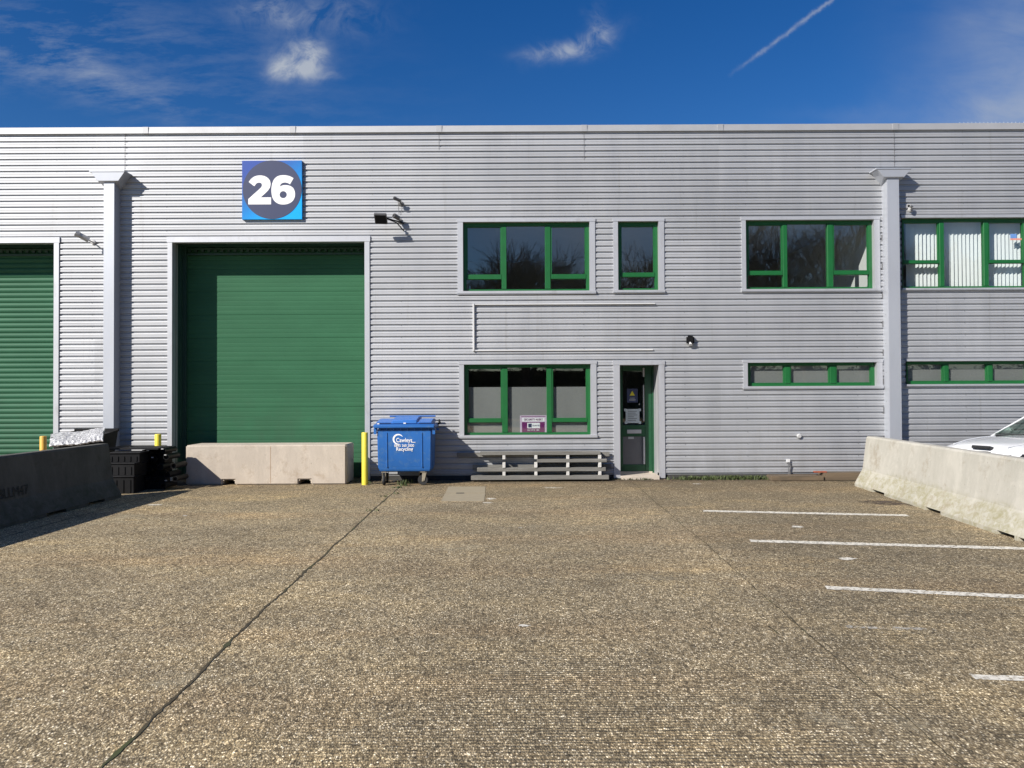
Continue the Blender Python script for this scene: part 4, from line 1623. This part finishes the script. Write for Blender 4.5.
# lid: base sheet, raised middle and side flaps
q = MB()
lz = rz1
arc = []
for i in range(9):
    t = i / 8
    arc.append((BY - .005 + t * .80, lz + .02 + .075 * math.sin(math.pi * min(1, t * .62 + .06))))
prof = [(BY - .005, lz + .002)] + arc + [(BY + .80, lz + .002)]
q.prism_x(prof, bxp(376.5), bxp(432))
lid = q.build('lid', M['bluelid'], bin_, bevel=.012, seg=2, smooth=True)
q = MB()
arc2 = [(y - .004, z + .042) for y, z in arc]
q.prism_x([(BY - .012, lz + .006)] + arc2 + [(BY + .79, lz + .01)], bxp(392.6), bxp(417.4))
q.build('lid_crown', M['bluelid'], bin_, bevel=.012, seg=3, smooth=True)
q = MB()
q.tube((bxp(384), BY + .78, lz + .135), (bxp(432), BY + .78, lz + .135), .016, n=10)
q.build('lid_handle', M['blue'], bin_, smooth=True)
q = MB()
for a, b2 in ((377.8, 391), (419.5, 431)):
    q.box(bxp(a), bxp(b2), BY - .012, BY + .008, lz + .012, lz + .028)
q.build('lid_slot', pm('lid_slot_dark', (.01, .04, .14), .5), lid if False else bin_)
q = MB()
q.box(bxp(378), bxp(380), BY - .03, BY - .015, lz + .002, lz + .02)
q.box(bxp(404), bxp(406.5), BY - .03, BY - .015, lz + .01, lz + .03)
q.build('catch', M['letter'], bin_)
q = MB()
q.path([(bxp(433), BY + .62, lz - .05), (bxp(437), BY + .66, lz + .0), (bxp(436), BY + .70, lz + .06)], .022)
q.build('hinge_arm', M['blackmatt'], bin_)


def castor(px, ypos, front, rot):
    X = wp(px, 480, ypos).x
    r = .10
    w = MB()
    th = .045
    if rot == 'x':
        w.lathe((X - th / 2, ypos, r), [(r * .35, 0), (r * .93, .0), (r, .01), (r, th - .01), (r * .93, th), (r * .35, th)], 28, 'x')
    else:
        w.lathe((X, ypos - th / 2, r), [(r * .35, 0), (r * .93, .0), (r, .01), (r, th - .01), (r * .93, th), (r * .35, th)], 28, 'y')
    wh = w.build('wheel', M['rubber'], bin_, smooth=True)
    f_ = MB()
    if rot == 'x':
        for s_ in (-1, 1):
            f_.box(X + s_ * .032 - .004, X + s_ * .032 + .004, ypos - .03, ypos + .03, r - .02, zb - .004)
        f_.tube((X - .045, ypos, r), (X + .045, ypos, r), .018, n=10)
    else:
        for s_ in (-1, 1):
            f_.add([(X - .02, ypos + s_ * .032 - .003, r - .025), (X + .03, ypos + s_ * .032 - .003, r - .025), (X + .075, ypos + s_ * .032 - .003, zb - .004), (X - .01, ypos + s_ * .032 - .003, zb - .004)], [(0, 1, 2, 3)])
            f_.add([(X - .02, ypos + s_ * .032 + .003, r - .025), (X + .03, ypos + s_ * .032 + .003, r - .025), (X + .075, ypos + s_ * .032 + .003, zb - .004), (X - .01, ypos + s_ * .032 + .003, zb - .004)], [(0, 1, 2, 3)])
        f_.tube((X, ypos - .045, r), (X, ypos + .045, r), .018, n=10)
    f_.box(X - .05, X + .05, ypos - .05, ypos + .05, zb - .012, zb + .002)
    f_.build('castor_fork', M['zinc'], wh)


castor(384.2, BY + .15, 1, 'x')
castor(423, BY + .15, 1, 'y')
castor(387, BY + .65, 0, 'x')
castor(421, BY + .65, 0, 'x')
q = MB()
q.path([(bxp(387), BY + .2, .05), (bxp(391), BY + .3, .045), (bxp(396), BY + .3, .10)], .008)
q.build('brake_bar', M['zinc'], bin_)


# lettering on the front panel (sloping with it)
def bz(py):
    return wp(405, py, BY + .03).z


txt_y = BY + .0355
text_mesh('bin_name', 'Cawleys', M['letter'], .118, Vector((bxp(404.3), txt_y - .001, bz(440.3))), bin_, .001, sx=.80, bold=.001)
text_mesh('bin_phone', '0845 260 2000', M['letter'], .075, Vector((bxp(404.3), txt_y, bz(445.7))), bin_, .001, sx=.86, bold=.0005)
text_mesh('bin_word', 'Recycling', M['letter'], .098, Vector((bxp(404.6), txt_y + .001, bz(449.2))), bin_, .001, sx=.90, bold=.0012)
q = MB()
# crescent round the initial
cx, cz = bxp(398.2), bz(439.2)
po_, pi_ = [], []
for i in range(41):
    t = R(28 + 262 * i / 40)
    th = .032 * math.sin(math.pi * i / 40) ** .6 + .002
    Ro = .105
    po_.append((cx + Ro * math.cos(t), txt_y - .0035, cz + Ro * math.sin(t)))
    pi_.append((cx + (Ro - th) * math.cos(t), txt_y - .0035, cz + (Ro - th) * math.sin(t)))
for i in range(40):
    q.quad(po_[i], po_[i + 1], pi_[i + 1], pi_[i])
q.box(bxp(411.6), bxp(415.6), txt_y - .003, txt_y + .001, bz(442.6), bz(442.1))
q.build('bin_emblem', M['letter'], bin_)

# ------------------------------------------------------------------ long pallets leaning flat by the wall under the window
PY = 15.72


def pz(py):
    return wp(540, py, PY).z


def px_(p):
    return wp(p, 465, PY).x


def stack(label, boards, bearers, name='long_pallet'):
    z = min(pz(b_[3]) for b_ in boards)
    t = thing(name, label, 'pallet', (px_(535), PY + .1, 0), group='long pallets by the wall')
    for (a, b2, y0, y1, dy) in boards:
        q = MB()
        q.box(px_(a), px_(b2), PY + dy, PY + dy + .21, pz(y1), pz(y0))
        q.build('board', M['oldwood'], t, bevel=.006, seg=1)
    for (a, y0, y1) in bearers:
        q = MB()
        q.box(px_(a) - .03, px_(a) + .03, PY + .004, PY + .19, pz(y1) + .001, pz(y0) - .001)
        q.build('block', M['endwhite'], t, bevel=.004, seg=1)
    return t


fx = (504, 536, 568, 600)
stack('upper of the two weathered grey long pallets stacked under the lower window', [(480, 601, 451.8, 455.2, 0.02), (537, 607, 459.3, 462.6, 0.0)], [(x, 455.2, 459.3) for x in fx] + [(x, 462.6, 467.8) for x in fx])
stack('bottom one of the two weathered grey long pallets, resting on the ground', [(477, 606, 467.8, 471.6, 0.02), (471, 609, 475.6, 479.9, 0.0)], [(x, 471.6, 475.6) for x in fx])
# the loose board and dark ends behind
q = MB()
q.box(px_(472), px_(613), PY + .235, PY + .27, pz(470.5), pz(465.5))
q.box(px_(456), px_(611), PY + .235, PY + .27, pz(457.5), pz(453.0))
tag(q.build('loose_board', M['oldwood'], None), 'grey loose boards wedged behind the long pallets against the cladding', 'board')

# ------------------------------------------------------------------ timber kerb and brick
q = MB()
a, b2 = wp(772, 480, 15.62).x, wp(812, 480, 15.62).x
c2_ = wp(895, 480, 15.62).x
q.box(a, b2 + .25, 15.62, 15.98, 0, .10)
q.box(b2 + .26, c2_, 15.66, 15.98, 0, .155)
tag(q.build('timber_kerb', M['timber'], None, bevel=.012, seg=2), 'low brown timber kerb along the foot of the wall beside the right barrier', 'kerb')
q = MB()
c = wp(820, 477, 15.72)
q.box(c.x - .11, c.x + .14, 15.70, 15.80, .157, .185)
tag(q.build('red_brick', M['brick'], None, bevel=.004), 'thin red brick lying on the timber kerb', 'brick')

# ------------------------------------------------------------------ manhole cover
mh = thing('manhole_cover', 'beige concrete manhole cover set in the yard below the pallets', 'manhole cover', tuple(gp(465, 494)))
M['cover'] = pm('cover_concrete', (0.30, 0.255, 0.175), .85, 0, .1, 8, bump=.3, bscale=60)
q = MB()
A, B, C_, D_ = gp(448.5, 486.8), gp(485.5, 486.8), gp(485, 493.2), gp(445.3, 493.2)
q.add([(*p.to_2d(), .006) for p in (A, B, C_, D_)] + [(*p.to_2d(), -.03) for p in (A, B, C_, D_)], [(0, 1, 2, 3), (0, 4, 5, 1), (1, 5, 6, 2), (2, 6, 7, 3), (3, 7, 4, 0)])
q.build('cover_plate', M['cover'], mh)
q = MB()
A, B, C_, D_ = gp(445.0, 493.6), gp(485.2, 493.6), gp(484.2, 501.4), gp(441, 501.4)
q.add([(*p.to_2d(), .006) for p in (A, B, C_, D_)] + [(*p.to_2d(), -.03) for p in (A, B, C_, D_)], [(0, 1, 2, 3), (0, 4, 5, 1), (1, 5, 6, 2), (2, 6, 7, 3), (3, 7, 4, 0)])
q.build('cover_plate', M['cover'], mh)
q = MB()
A, B = gp(456, 493.8), gp(464.5, 492.6)
q.box(A.x, B.x, A.y, A.y + .09, .0065, .008)
q.build('lifting_slot', M['dark'], mh)

# ------------------------------------------------------------------ pile of black crates at the left
rc = random.Random(11)


def crate(x, y, z, w, d_, h, rz, label):
    t = thing('plastic_crate', label, 'crate', (x, y, z), rz, 'black crates piled by the left pillar')
    q = MB()
    q.box(-w / 2, w / 2, -d_ / 2, -d_ / 2 + .02, 0, h)
    q.box(-w / 2, w / 2, d_ / 2 - .02, d_ / 2, 0, h)
    q.box(-w / 2, -w / 2 + .02, -d_ / 2 + .02, d_ / 2 - .02, 0, h)
    q.box(w / 2 - .02, w / 2, -d_ / 2 + .02, d_ / 2 - .02, 0, h)
    q.box(-w / 2 + .02, w / 2 - .02, -d_ / 2 + .02, d_ / 2 - .02, 0, .02)
    n = 5
    for i in range(n):
        X = -w / 2 + w * (i + .5) / n
        q.box(X - .012, X + .012, -d_ / 2 - .012, -d_ / 2 - .0005, .02, h - .05)
    q.build('crate_body', M['black'], t, local=True)
    q = MB()
    q.box(-w / 2 - .02, w / 2 + .02, -d_ / 2 - .022, d_ / 2 + .022, h + .001, h + .022)
    q.build('crate_lid', M['blackmatt'], t, local=True, bevel=.006, seg=1)
    return t


def cx_at(px, Y):
    return wp(px, 465, Y).x


crate(cx_at(121, 14.3), 14.35, 0, .62, .5, .30, .05, 'bottom crate of the black pile next to the shaded barrier')
crate(cx_at(122, 14.3), 14.40, .325, .6, .46, .21, -.03, 'middle crate of the black pile next to the shaded barrier')
crate(cx_at(124, 14.3), 14.48, .56, .56, .42, .16, .06, 'topmost crate of the black pile next to the shaded barrier')
crate(cx_at(158, 15.0), 15.0, .225, .42, .30, .50, -.05, 'tall black crate behind the dark pipes in front of the yellow bollard')
crate(cx_at(152, 14.8), 14.95, 0, .44, .40, .22, .2, 'small low black crate under the dark pipes')
# the broad dark board on top
q = MB()
z_ = .775
q.box(cx_at(107, 14.7), cx_at(171, 15.1), 14.55, 15.17, z_, z_ + .028)
tag(q.build('black_board', M['blackmatt'], None), 'flat dark board lying over the black crates and pipes', 'board')
# dark pipes, end on
pipe_spots = [(148, 452.5, .055), (163, 450.5, .052), (154, 459, .058), (166, 457, .055), (144, 461, .05), (173.5, 466, .055), (160, 467, .06), (149, 469, .055), (167, 475, .06), (155, 478, .06), (143, 480, .06), (175, 479, .05), (163, 486, .055)]
pipe_words = ['top left one', 'top right one', 'under the top left one', 'under the top right one', 'leftmost of the upper ones', 'rightmost of the upper ones', 'in the middle', 'left of the middle', 'lower right of the middle', 'below the middle', 'lowest on the left', 'lowest on the right', 'lowest of all']
ptg = 'dark plastic pipe ends stacked by the left pillar'
for pi__, (px, py, r) in enumerate(pipe_spots):
    yy = 14.66 + rc.uniform(-.12, .10)
    c = wp(px, py, yy)
    if c.z < r:
        c.z = r
    q = MB()
    q.lathe((c.x, yy, c.z), [(r * .8, .05), (r * .8, 0), (r, 0), (r, .5), (r * .9, .5)], 20, 'y')
    tag(q.build('plastic_pipe', M['black'], None, smooth=True), 'black pipe end in the dark pile, ' + pipe_words[pi__], 'pipe', ptg)
# little bright scraps
q = MB()
for px, py in ((148, 450.5), (152.5, 457.5), (162.5, 449), (165.5, 455), (166, 480.5)):
    c = wp(px, py, 14.6)
    q.box(c.x - .02, c.x + .02, 14.585, 14.6, c.z - .008, c.z + .01)
tag(q.build('scrap_label', M['lgrey'], None), 'tiny pale scraps caught in the dark pile', 'litter', kind='stuff')

# black trough holding a foil faced roll, behind the left barrier
tr_y = 14.55
t = thing('waste_trough', 'black open trough behind the shaded barrier with silver foil lying on it', 'trough', (cx_at(78, 14.9), 14.9, 0))
X0, X1 = cx_at(51.0, 14.55), cx_at(113.0, 15.2)
zt_ = wp(80, 430, 15.4).z
q = MB()
v = [(X0 + .15, tr_y + .1, 0), (X1 - .12, tr_y + .1, 0), (X1 - .12, tr_y + .75, 0), (X0 + .15, tr_y + .75, 0), (X0, tr_y, zt_ - .10), (X1, tr_y, zt_ - .10), (X1, tr_y + .85, zt_), (X0, tr_y + .85, zt_)]
q.add(v, [(0, 3, 2, 1), (0, 1, 5, 4), (1, 2, 6, 5), (2, 3, 7, 6), (3, 0, 4, 7)])
q.add([(p[0], p[1], p[2] - .02) for p in v[4:]], [(0, 1, 2, 3)])
q.box(X0 - .03, X1 + .01, tr_y + .82, tr_y + .87, zt_ - .03, zt_ + .03)
q.build('trough_body', M['blackmatt'], t)

# foil
m, nt, b = new_mat('crinkled_foil')
pos = geo_pos(nt)
v_ = nt.voro(nt.mapping(pos, scale=(1, 1, 1.6)), 16, 'DISTANCE_TO_EDGE')
nz_ = nt.noise(pos, 26, 5, 0.7, 1.0)
nt.set(b.inputs['Base Color'], nt.ramp(nz_, [(0.40, (0.30, 0.30, 0.31)), (0.56, (0.66, 0.66, 0.67))]))
b.inputs['Metallic'].default_value = 0.35
b.inputs['Roughness'].default_value = 0.38
bn = nt.node('ShaderNodeBump')
bn.inputs['Strength'].default_value = 0.7
bn.inputs['Distance'].default_value = 0.02
nt.set(bn.inputs['Height'], nt.math('ADD', nz_, v_))
nt.set(b.inputs['Normal'], bn.outputs[0])
fo = MB()
FY0, FY1 = 14.35, 14.75
P = {(0, 0): wp(50.5, 447.5, FY0), (1, 0): wp(104, 441.8, FY0), (1, 1): wp(105.5, 429.3, FY1), (0, 1): wp(51.5, 435.5, FY1)}
NX, NZ = 26, 6
grid = []
for jz in range(NZ + 1):
    for ix in range(NX + 1):
        u, v2_ = ix / NX, jz / NZ
        p_ = P[(0, 0)] * (1 - u) * (1 - v2_) + P[(1, 0)] * u * (1 - v2_) + P[(0, 1)] * (1 - u) * v2_ + P[(1, 1)] * u * v2_
        p_ = p_ + Vector((0, rc.uniform(-.015, .015) - .05 * math.sin(math.pi * v2_), rc.uniform(-.006, .006) + (.012 * math.sin(u * 9))))
        if ix == 0:
            p_.x += .07 * (1 - abs(2 * v2_ - 1))
        grid.append(p_)
fo.add(grid, [(jz * (NX + 1) + ix, jz * (NX + 1) + ix + 1, (jz + 1) * (NX + 1) + ix + 1, (jz + 1) * (NX + 1) + ix) for jz in range(NZ) for ix in range(NX)])
tag(fo.build('foil_sheet', m, None, solid=.03), 'crinkled silver foil insulation slab lying on the black trough', 'foil')

# a bit of debris under the loading door by the pile
q = MB()
for i in range(26):
    c = gp(rc.uniform(172, 186), rc.uniform(483, 487))
    s = rc.uniform(.015, .05)
    q.obox((c.x, c.y + .25, s * .5), (s, 0, 0), (0, s * .8, 0), (0, .01, s * .5))
tag(q.build('rubble', M['concrete_shaded'], None), 'loose dark rubble between the black pile and the concrete block', 'rubble', kind='stuff')

# ------------------------------------------------------------------ weeds
m, nt, b = new_mat('weed_leaf')
oi = nt.noise(geo_pos(nt), 20, 3)
nt.set(b.inputs['Base Color'], nt.ramp(oi, [(0.35, (0.035, 0.05, 0.018)), (0.65, (0.10, 0.13, 0.04))]))
b.inputs['Roughness'].default_value = 0.7
wd = MB()
rw = random.Random(4)


def tuft(x, y, n, h, s=.07):
    for _ in range(n):
        a = rw.uniform(0, 6.28)
        bx_, by_ = x + rw.gauss(0, s), y + rw.gauss(0, s * .4)
        hh = h * rw.uniform(.4, 1.1)
        ln = rw.uniform(.01, .05)
        w_ = rw.uniform(.004, .009)
        d_ = Vector((math.cos(a), math.sin(a), 0))
        p_ = Vector((bx_, by_, 0))
        n_ = Vector((-d_.y, d_.x, 0)) * w_
        wd.add([p_ - n_, p_ + n_, p_ + d_ * ln * .5 + n_ + Vector((0, 0, hh * .7)), p_ + d_ * ln * .5 - n_ + Vector((0, 0, hh * .7)), p_ + d_ * ln * 1.3 + Vector((0, 0, hh))], [(0, 1, 2, 3), (3, 2, 4)])


for i in range(110):
    px = rw.triangular(662, 776, 735)
    X = wp(px, 480).x
    tuft(X, 15.98 - rw.uniform(0, .10), 16, .09)
for i in range(16):
    tuft(wp(rw.uniform(600, 662), 480).x, 15.98, 8, .05)
for px, py in ((403, 485), (405, 486), (399, 488), (393, 494), (409, 483.5), (385, 497), (372, 511)):
    c = gp(px, py)
    tuft(c.x, c.y, 30 if py < 489 else 12, .11 if py < 487 else .04, .05)
for i in range(14):
    c = gp(rw.uniform(355, 374), rw.uniform(481, 484.5))
    tuft(c.x, min(c.y, 15.9), 7, .05, .04)
tag(wd.build('weeds', m, None), 'low green weeds growing along the foot of the wall and in the slab joint', 'weeds', kind='stuff')

# dead leaves and grit along the foot of the wall
gr = MB()
for i in range(900):
    px = rw.choice((rw.uniform(440, 880), rw.uniform(350, 450), rw.uniform(590, 780)))
    X = wp(px, 480).x
    Y = WALL - abs(rw.gauss(0, .16)) - .02
    s = rw.uniform(.006, .022)
    a = rw.uniform(0, 3)
    gr.obox((X, Y, s * .3), (s * math.cos(a), s * math.sin(a), 0), (-s * .6 * math.sin(a), s * .6 * math.cos(a), 0), (0, 0, s * .25))
tag(gr.build('dead_leaves', M['timber'], None), 'scattered brown leaf litter and grit at the foot of the wall', 'leaf litter', kind='stuff')

# ------------------------------------------------------------------ white car behind the right barrier
CA = R(180 + 21)
hd = Vector((math.cos(CA), math.sin(CA), 0))
sd = Vector((-hd.y, hd.x, 0))               # car's left
# far front corner seen at pixel 938
Fc = Vector((7.58, 14.05, 0))
HW = .90
# nose centre
nose = Fc + (-sd if (sd.y > 0) else sd) * HW
car = thing('parked_car', 'white parked car whose bonnet and windscreen show over the right barrier', 'car', tuple(nose - hd * 2.15), CA)
car.scale = (1, 1, .957)
# stations: x (forward), half width, z low, z belt(max width), z top edge, centre z
stn = [
    (2.15, .56, .34, .52, .66, .70),
    (2.10, .72, .26, .55, .78, .86),
    (1.95, .83, .22, .60, .86, .945),
    (1.65, .885, .20, .66, .905, .985),
    (1.25, .90, .20, .70, .945, 1.02),
    (0.90, .905, .20, .72, .975, 1.045),
    (0.40, .905, .20, .74, .99, 1.06),
    (-0.6, .905, .20, .76, 1.00, 1.06),
    (-1.3, .905, .20, .78, 1.02, 1.07),
    (-1.8, .88, .24, .78, 1.03, 1.07),
    (-2.08, .82, .30, .76, 1.00, 1.05),
    (-2.15, .70, .36, .70, .95, .98)]
cb = MB()
ring = []
for x, w, zl, zbl, zt2, zc in stn:
    half = [(0, zl), (w * .82, zl), (w * .98, zl + .12), (w, zbl), (w * .965, zt2 - .05), (w * .86, zt2), (w * .45, zc - .008), (0, zc)]
    r_ = [(x, y, z) for y, z in half] + [(x, -y, z) for y, z in reversed(half[1:-1])]
    ring.append(r_)
nr = len(ring[0])
cb.add([p for r_ in ring for p in r_], [(i * nr + j_, i * nr + (j_ + 1) % nr, (i + 1) * nr + (j_ + 1) % nr, (i + 1) * nr + j_) for i in range(len(ring) - 1) for j_ in range(nr)] + [tuple(range(nr - 1, -1, -1)), tuple(range((len(ring) - 1) * nr, len(ring) * nr))])
body = cb.build('body', M['carpaint'], car, local=True, smooth=True, subsurf=2)
for mm_ in [body]:
    for p_ in mm_.data.polygons:
        p_.use_smooth = True
# bonnet creases
for s in (-1, 1):
    q = MB()
    q.path([(2.0, s * .50, .90), (1.6, s * .56, .962), (1.2, s * .60, .998), (.8, s * .62, 1.012)], .010, 8)
    q.build('bonnet_crease', M['carpaint'], car, local=True, smooth=True)
# greenhouse
gl_b = [(1.0, .70, 1.02), (-1.75, .74, 1.03)]
roofz = 1.47
A0, A1 = Vector((.72, .70, 1.045)), Vector((-.12, .56, 1.42))
B0, B1 = Vector((-1.85, .70, 1.04)), Vector((-1.35, .54, 1.42))
q = MB()
q.add([(A0.x, A0.y, A0.z), (A0.x, -A0.y, A0.z), (A1.x, -A1.y, A1.z), (A1.x, A1.y, A1.z)], [(0, 1, 2, 3)])
q.build('windscreen', M['carglass'], car, local=True)
q = MB()
q.add([(B0.x, B0.y, B0.z), (B0.x, -B0.y, B0.z), (B1.x, -B1.y, B1.z), (B1.x, B1.y, B1.z)], [(0, 1, 2, 3)])
q.build('rear_window', M['carglass'], car, local=True)
for s in (-1, 1):
    q = MB()
    q.add([(A0.x - .08, s * .735, 1.03), (B0.x + .1, s * .735, 1.04), (B1.x, s * .57, 1.42), (A1.x - .05, s * .575, 1.43)], [(0, 1, 2, 3)])
    q.build('side_window', M['carglass'], car, local=True)
    q = MB()
    q.path([Vector((A0.x + .03, s * .735, 1.0)), Vector((A1.x, s * .58, 1.44))], .017, 8)
    q.path([Vector((-.4, s * .755, 1.03)), Vector((-.45, s * .59, 1.45))], .03, 8)
    q.path([Vector((B0.x, s * .72, 1.02)), Vector((B1.x, s * .56, 1.44))], .05, 8)
    q.build('pillar', M['carpaint'], car, local=True, smooth=True)
q = MB()
rs = []
for x, z, w in ((.02, 1.425, .58), (-.15, 1.455, .60), (-.5, 1.475, .61), (-1.1, 1.46, .59), (-1.45, 1.42, .56)):
    rs.append([(x, -w, z - .03), (x, -w * .7, z + .01), (x, 0, z + .025), (x, w * .7, z + .01), (x, w, z - .03), (x, 0, z - .05)])
q.add([p for r_ in rs for p in r_], [(i * 6 + j_, i * 6 + (j_ + 1) % 6, (i + 1) * 6 + (j_ + 1) % 6, (i + 1) * 6 + j_) for i in range(4) for j_ in range(6)] + [tuple(range(5, -1, -1)), tuple(range(24, 30))])
q.build('roof', M['carpaint'], car, local=True, smooth=True)
q = MB()
q.box(.25, .74, -.66, .66, 1.0, 1.035)
q.box(-1.7, .25, -.6, .6, .75, 1.0)
q.build('dashboard', M['cartrim'], car, local=True)
for s in (-1, 1):
    for xx in (-.2, -1.05):
        q = MB()
        q.box(xx - .08, xx + .06, s * .35 - .22, s * .35 + .22, .95, 1.30)
        q.build('seat', M['cartrim'], car, local=True, bevel=.04, seg=2)
# grille slots, headlights, mirrors, wheels
q = MB()
q.obox((2.09, .12, .875), (.05, 0, .012), (0, .17, 0), (-.01, 0, .026))
q.obox((2.145, .12, .785), (.05, 0, .01), (0, .17, 0), (-.01, 0, .026))
q.obox((2.14, 0, .42), (.03, 0, 0), (0, .5, 0), (0, 0, .07))
q.build('grille', M['cartrim'], car, local=True, bevel=.008)
for s in (-1, 1):
    q = MB()
    v = [(2.11, s * .52, .70), (2.09, s * .54, .765), (1.90, s * .80, .80), (1.70, s * .895, .80), (1.82, s * .885, .74), (2.04, s * .74, .69)]
    q.add(v + [(p[0] + .025, p[1] + s * .012, p[2] + .006) for p in v], [tuple(range(5, -1, -1)), tuple(range(6, 12))] + [(i, (i + 1) % 6, 6 + (i + 1) % 6, 6 + i) for i in range(6)])
    q.build('headlight', M['cartrim'], car, local=True)
    q = MB()
    q.box(.02, .16, min(s * .80, s * .96), max(s * .80, s * .96), 1.06, 1.16)
    q.build('door_mirror', M['carpaint'], car, local=True, bevel=.03, seg=3, smooth=True)
    q = MB()
    q.path([(.73, s * .66, 1.055), (.76, s * .06, 1.065)], .008)
    q.build('wiper', M['cartrim'], car, local=True)
    for wx in (1.33, -1.33):
        q = MB()
        q.lathe((wx, s * .915 - (.11 if s < 0 else .10), .32), [(.20, 0), (.31, 0), (.33, .03), (.33, .18), (.31, .21), (.20, .21)], 28, 'y')
        wh = q.build('wheel', M['rubber'], car, local=True, smooth=True)
        q = MB()
        q.lathe((wx, s * .915 - .09 + (.0 if s < 0 else .0), .32), [(.05, -.03 if s < 0 else .21), (.20, 0 if s < 0 else .195), (.21, .01), (.21, .17)], 20, 'y')
        q.build('rim', M['alu'], wh, local=True)
q = MB()
for s in (-1, 1):
    q.box(.35, .356, s * .908 - .003, s * .908 + .003, .35, .98)
    q.box(-.5, -.494, s * .908 - .003, s * .908 + .003, .35, .98)
q.build('door_gap', M['cartrim'], car, local=True)


# ------------------------------------------------------------------ bare trees across the yard, seen in the window glass
def branch(mb, p, d, L, r, lvl, rr):
    if lvl == 0:
        return
    q_ = p + d * L
    mb.tube(p, q_, r, r * .68, 4 if lvl < 4 else 7, False)
    n_ = 4 if lvl > 2 else 3
    for i in range(n_):
        nd = (d + Vector((rr.gauss(0, .48), rr.gauss(0, .48), rr.gauss(.05, .30)))).normalized()
        branch(mb, p + d * L * rr.uniform(.55, 1.0), nd, L * rr.uniform(.62, .86), r * .6, lvl - 1, rr)


protos = []
for sd_ in (1, 2):
    rr = random.Random(sd_)
    t = thing('bare_tree', 'bare winter tree', 'tree', (0, 0, 0), 0, 'bare trees mirrored in the window glass')
    q = MB()
    q.tube((0, 0, -.1), (0, 0, 2.2), .24, .18, 8, False)
    q.build('trunk', M['bark'], t, local=True)
    q = MB()
    for k in range(5):
        a = k * 1.256 + rr.uniform(-.3, .3)
        branch(q, Vector((0, 0, 1.5 + k * .2)), Vector((math.cos(a) * .45, math.sin(a) * .45, .9)).normalized(), 2.1, .11, 6, rr)
    q.build('crown', M['bark'], t, local=True)
    protos.append(t)


def copy_tree(src):
    r_ = src.copy()
    COL.objects.link(r_)
    for c_ in list(src.children):
        k_ = c_.copy()
        COL.objects.link(k_)
        k_.parent = r_
    return r_


spots = [(1.2, -20, 1.62), (5.6, -23, 1.5), (-4.2, -22, 1.35), (20.5, -22, 1.9), (25.5, -23, 1.5), (16, -20, 1.3), (12, -24, 1.3), (8.6, -25, 1.35), (29, -21, 1.6), (-8, -24, 1.5)]
words = ['nearest the middle of the yard', 'just right of the middle', 'just left of the middle', 'tallest, mirrored in the upper window left of the pillar', 'mirrored near the right pillar', 'small one mirrored left of the tallest', 'thin one right of the entrance door', 'loose one above the entrance door', 'farthest to the right', 'farthest to the left']
for i, (x, y, s) in enumerate(spots):
    o = protos[i] if i < 2 else copy_tree(protos[i % 2])
    o.location = (x, y, 0)
    o.scale = (s, s, s)
    o.rotation_euler = (0, 0, i * 1.3)
    o['label'] = 'bare winter tree across the yard, ' + words[i]

# evergreen hedge below those trees
m, nt, b = new_mat('hedge_leaf')
nt.set(b.inputs['Base Color'], nt.ramp(nt.noise(geo_pos(nt), 5, 4), [(0.3, (0.012, 0.018, 0.008)), (0.7, (0.07, 0.08, 0.05))]))
b.inputs['Roughness'].default_value = 0.8
q = MB()
rh = random.Random(9)
q.box(-30, 42, -26.6, -26.2, -.1, 3.6)
for i in range(20000):
    x = rh.uniform(-30, 42)
    top = 4.2 + 0.9 * math.sin(x * .7) + .6 * math.sin(x * 1.9 + 1)
    z = rh.uniform(0, top)
    y = -26 + rh.gauss(0, .5)
    s_ = rh.uniform(.06, .17)
    a, e = rh.uniform(0, 6.28), rh.uniform(-1, 1)
    u = Vector((math.cos(a), math.sin(a), e)).normalized() * s_
    w_ = u.cross(Vector((rh.uniform(-1, 1), rh.uniform(-1, 1), 1))).normalized() * s_ * .7
    c = Vector((x, y, z))
    q.add([c - u, c + w_, c + u, c - w_], [(0, 1, 2, 3)])
tag(q.build('hedge', m, None), 'dark overgrown hedge across the yard, mirrored low in the windows', 'hedge', kind='stuff')
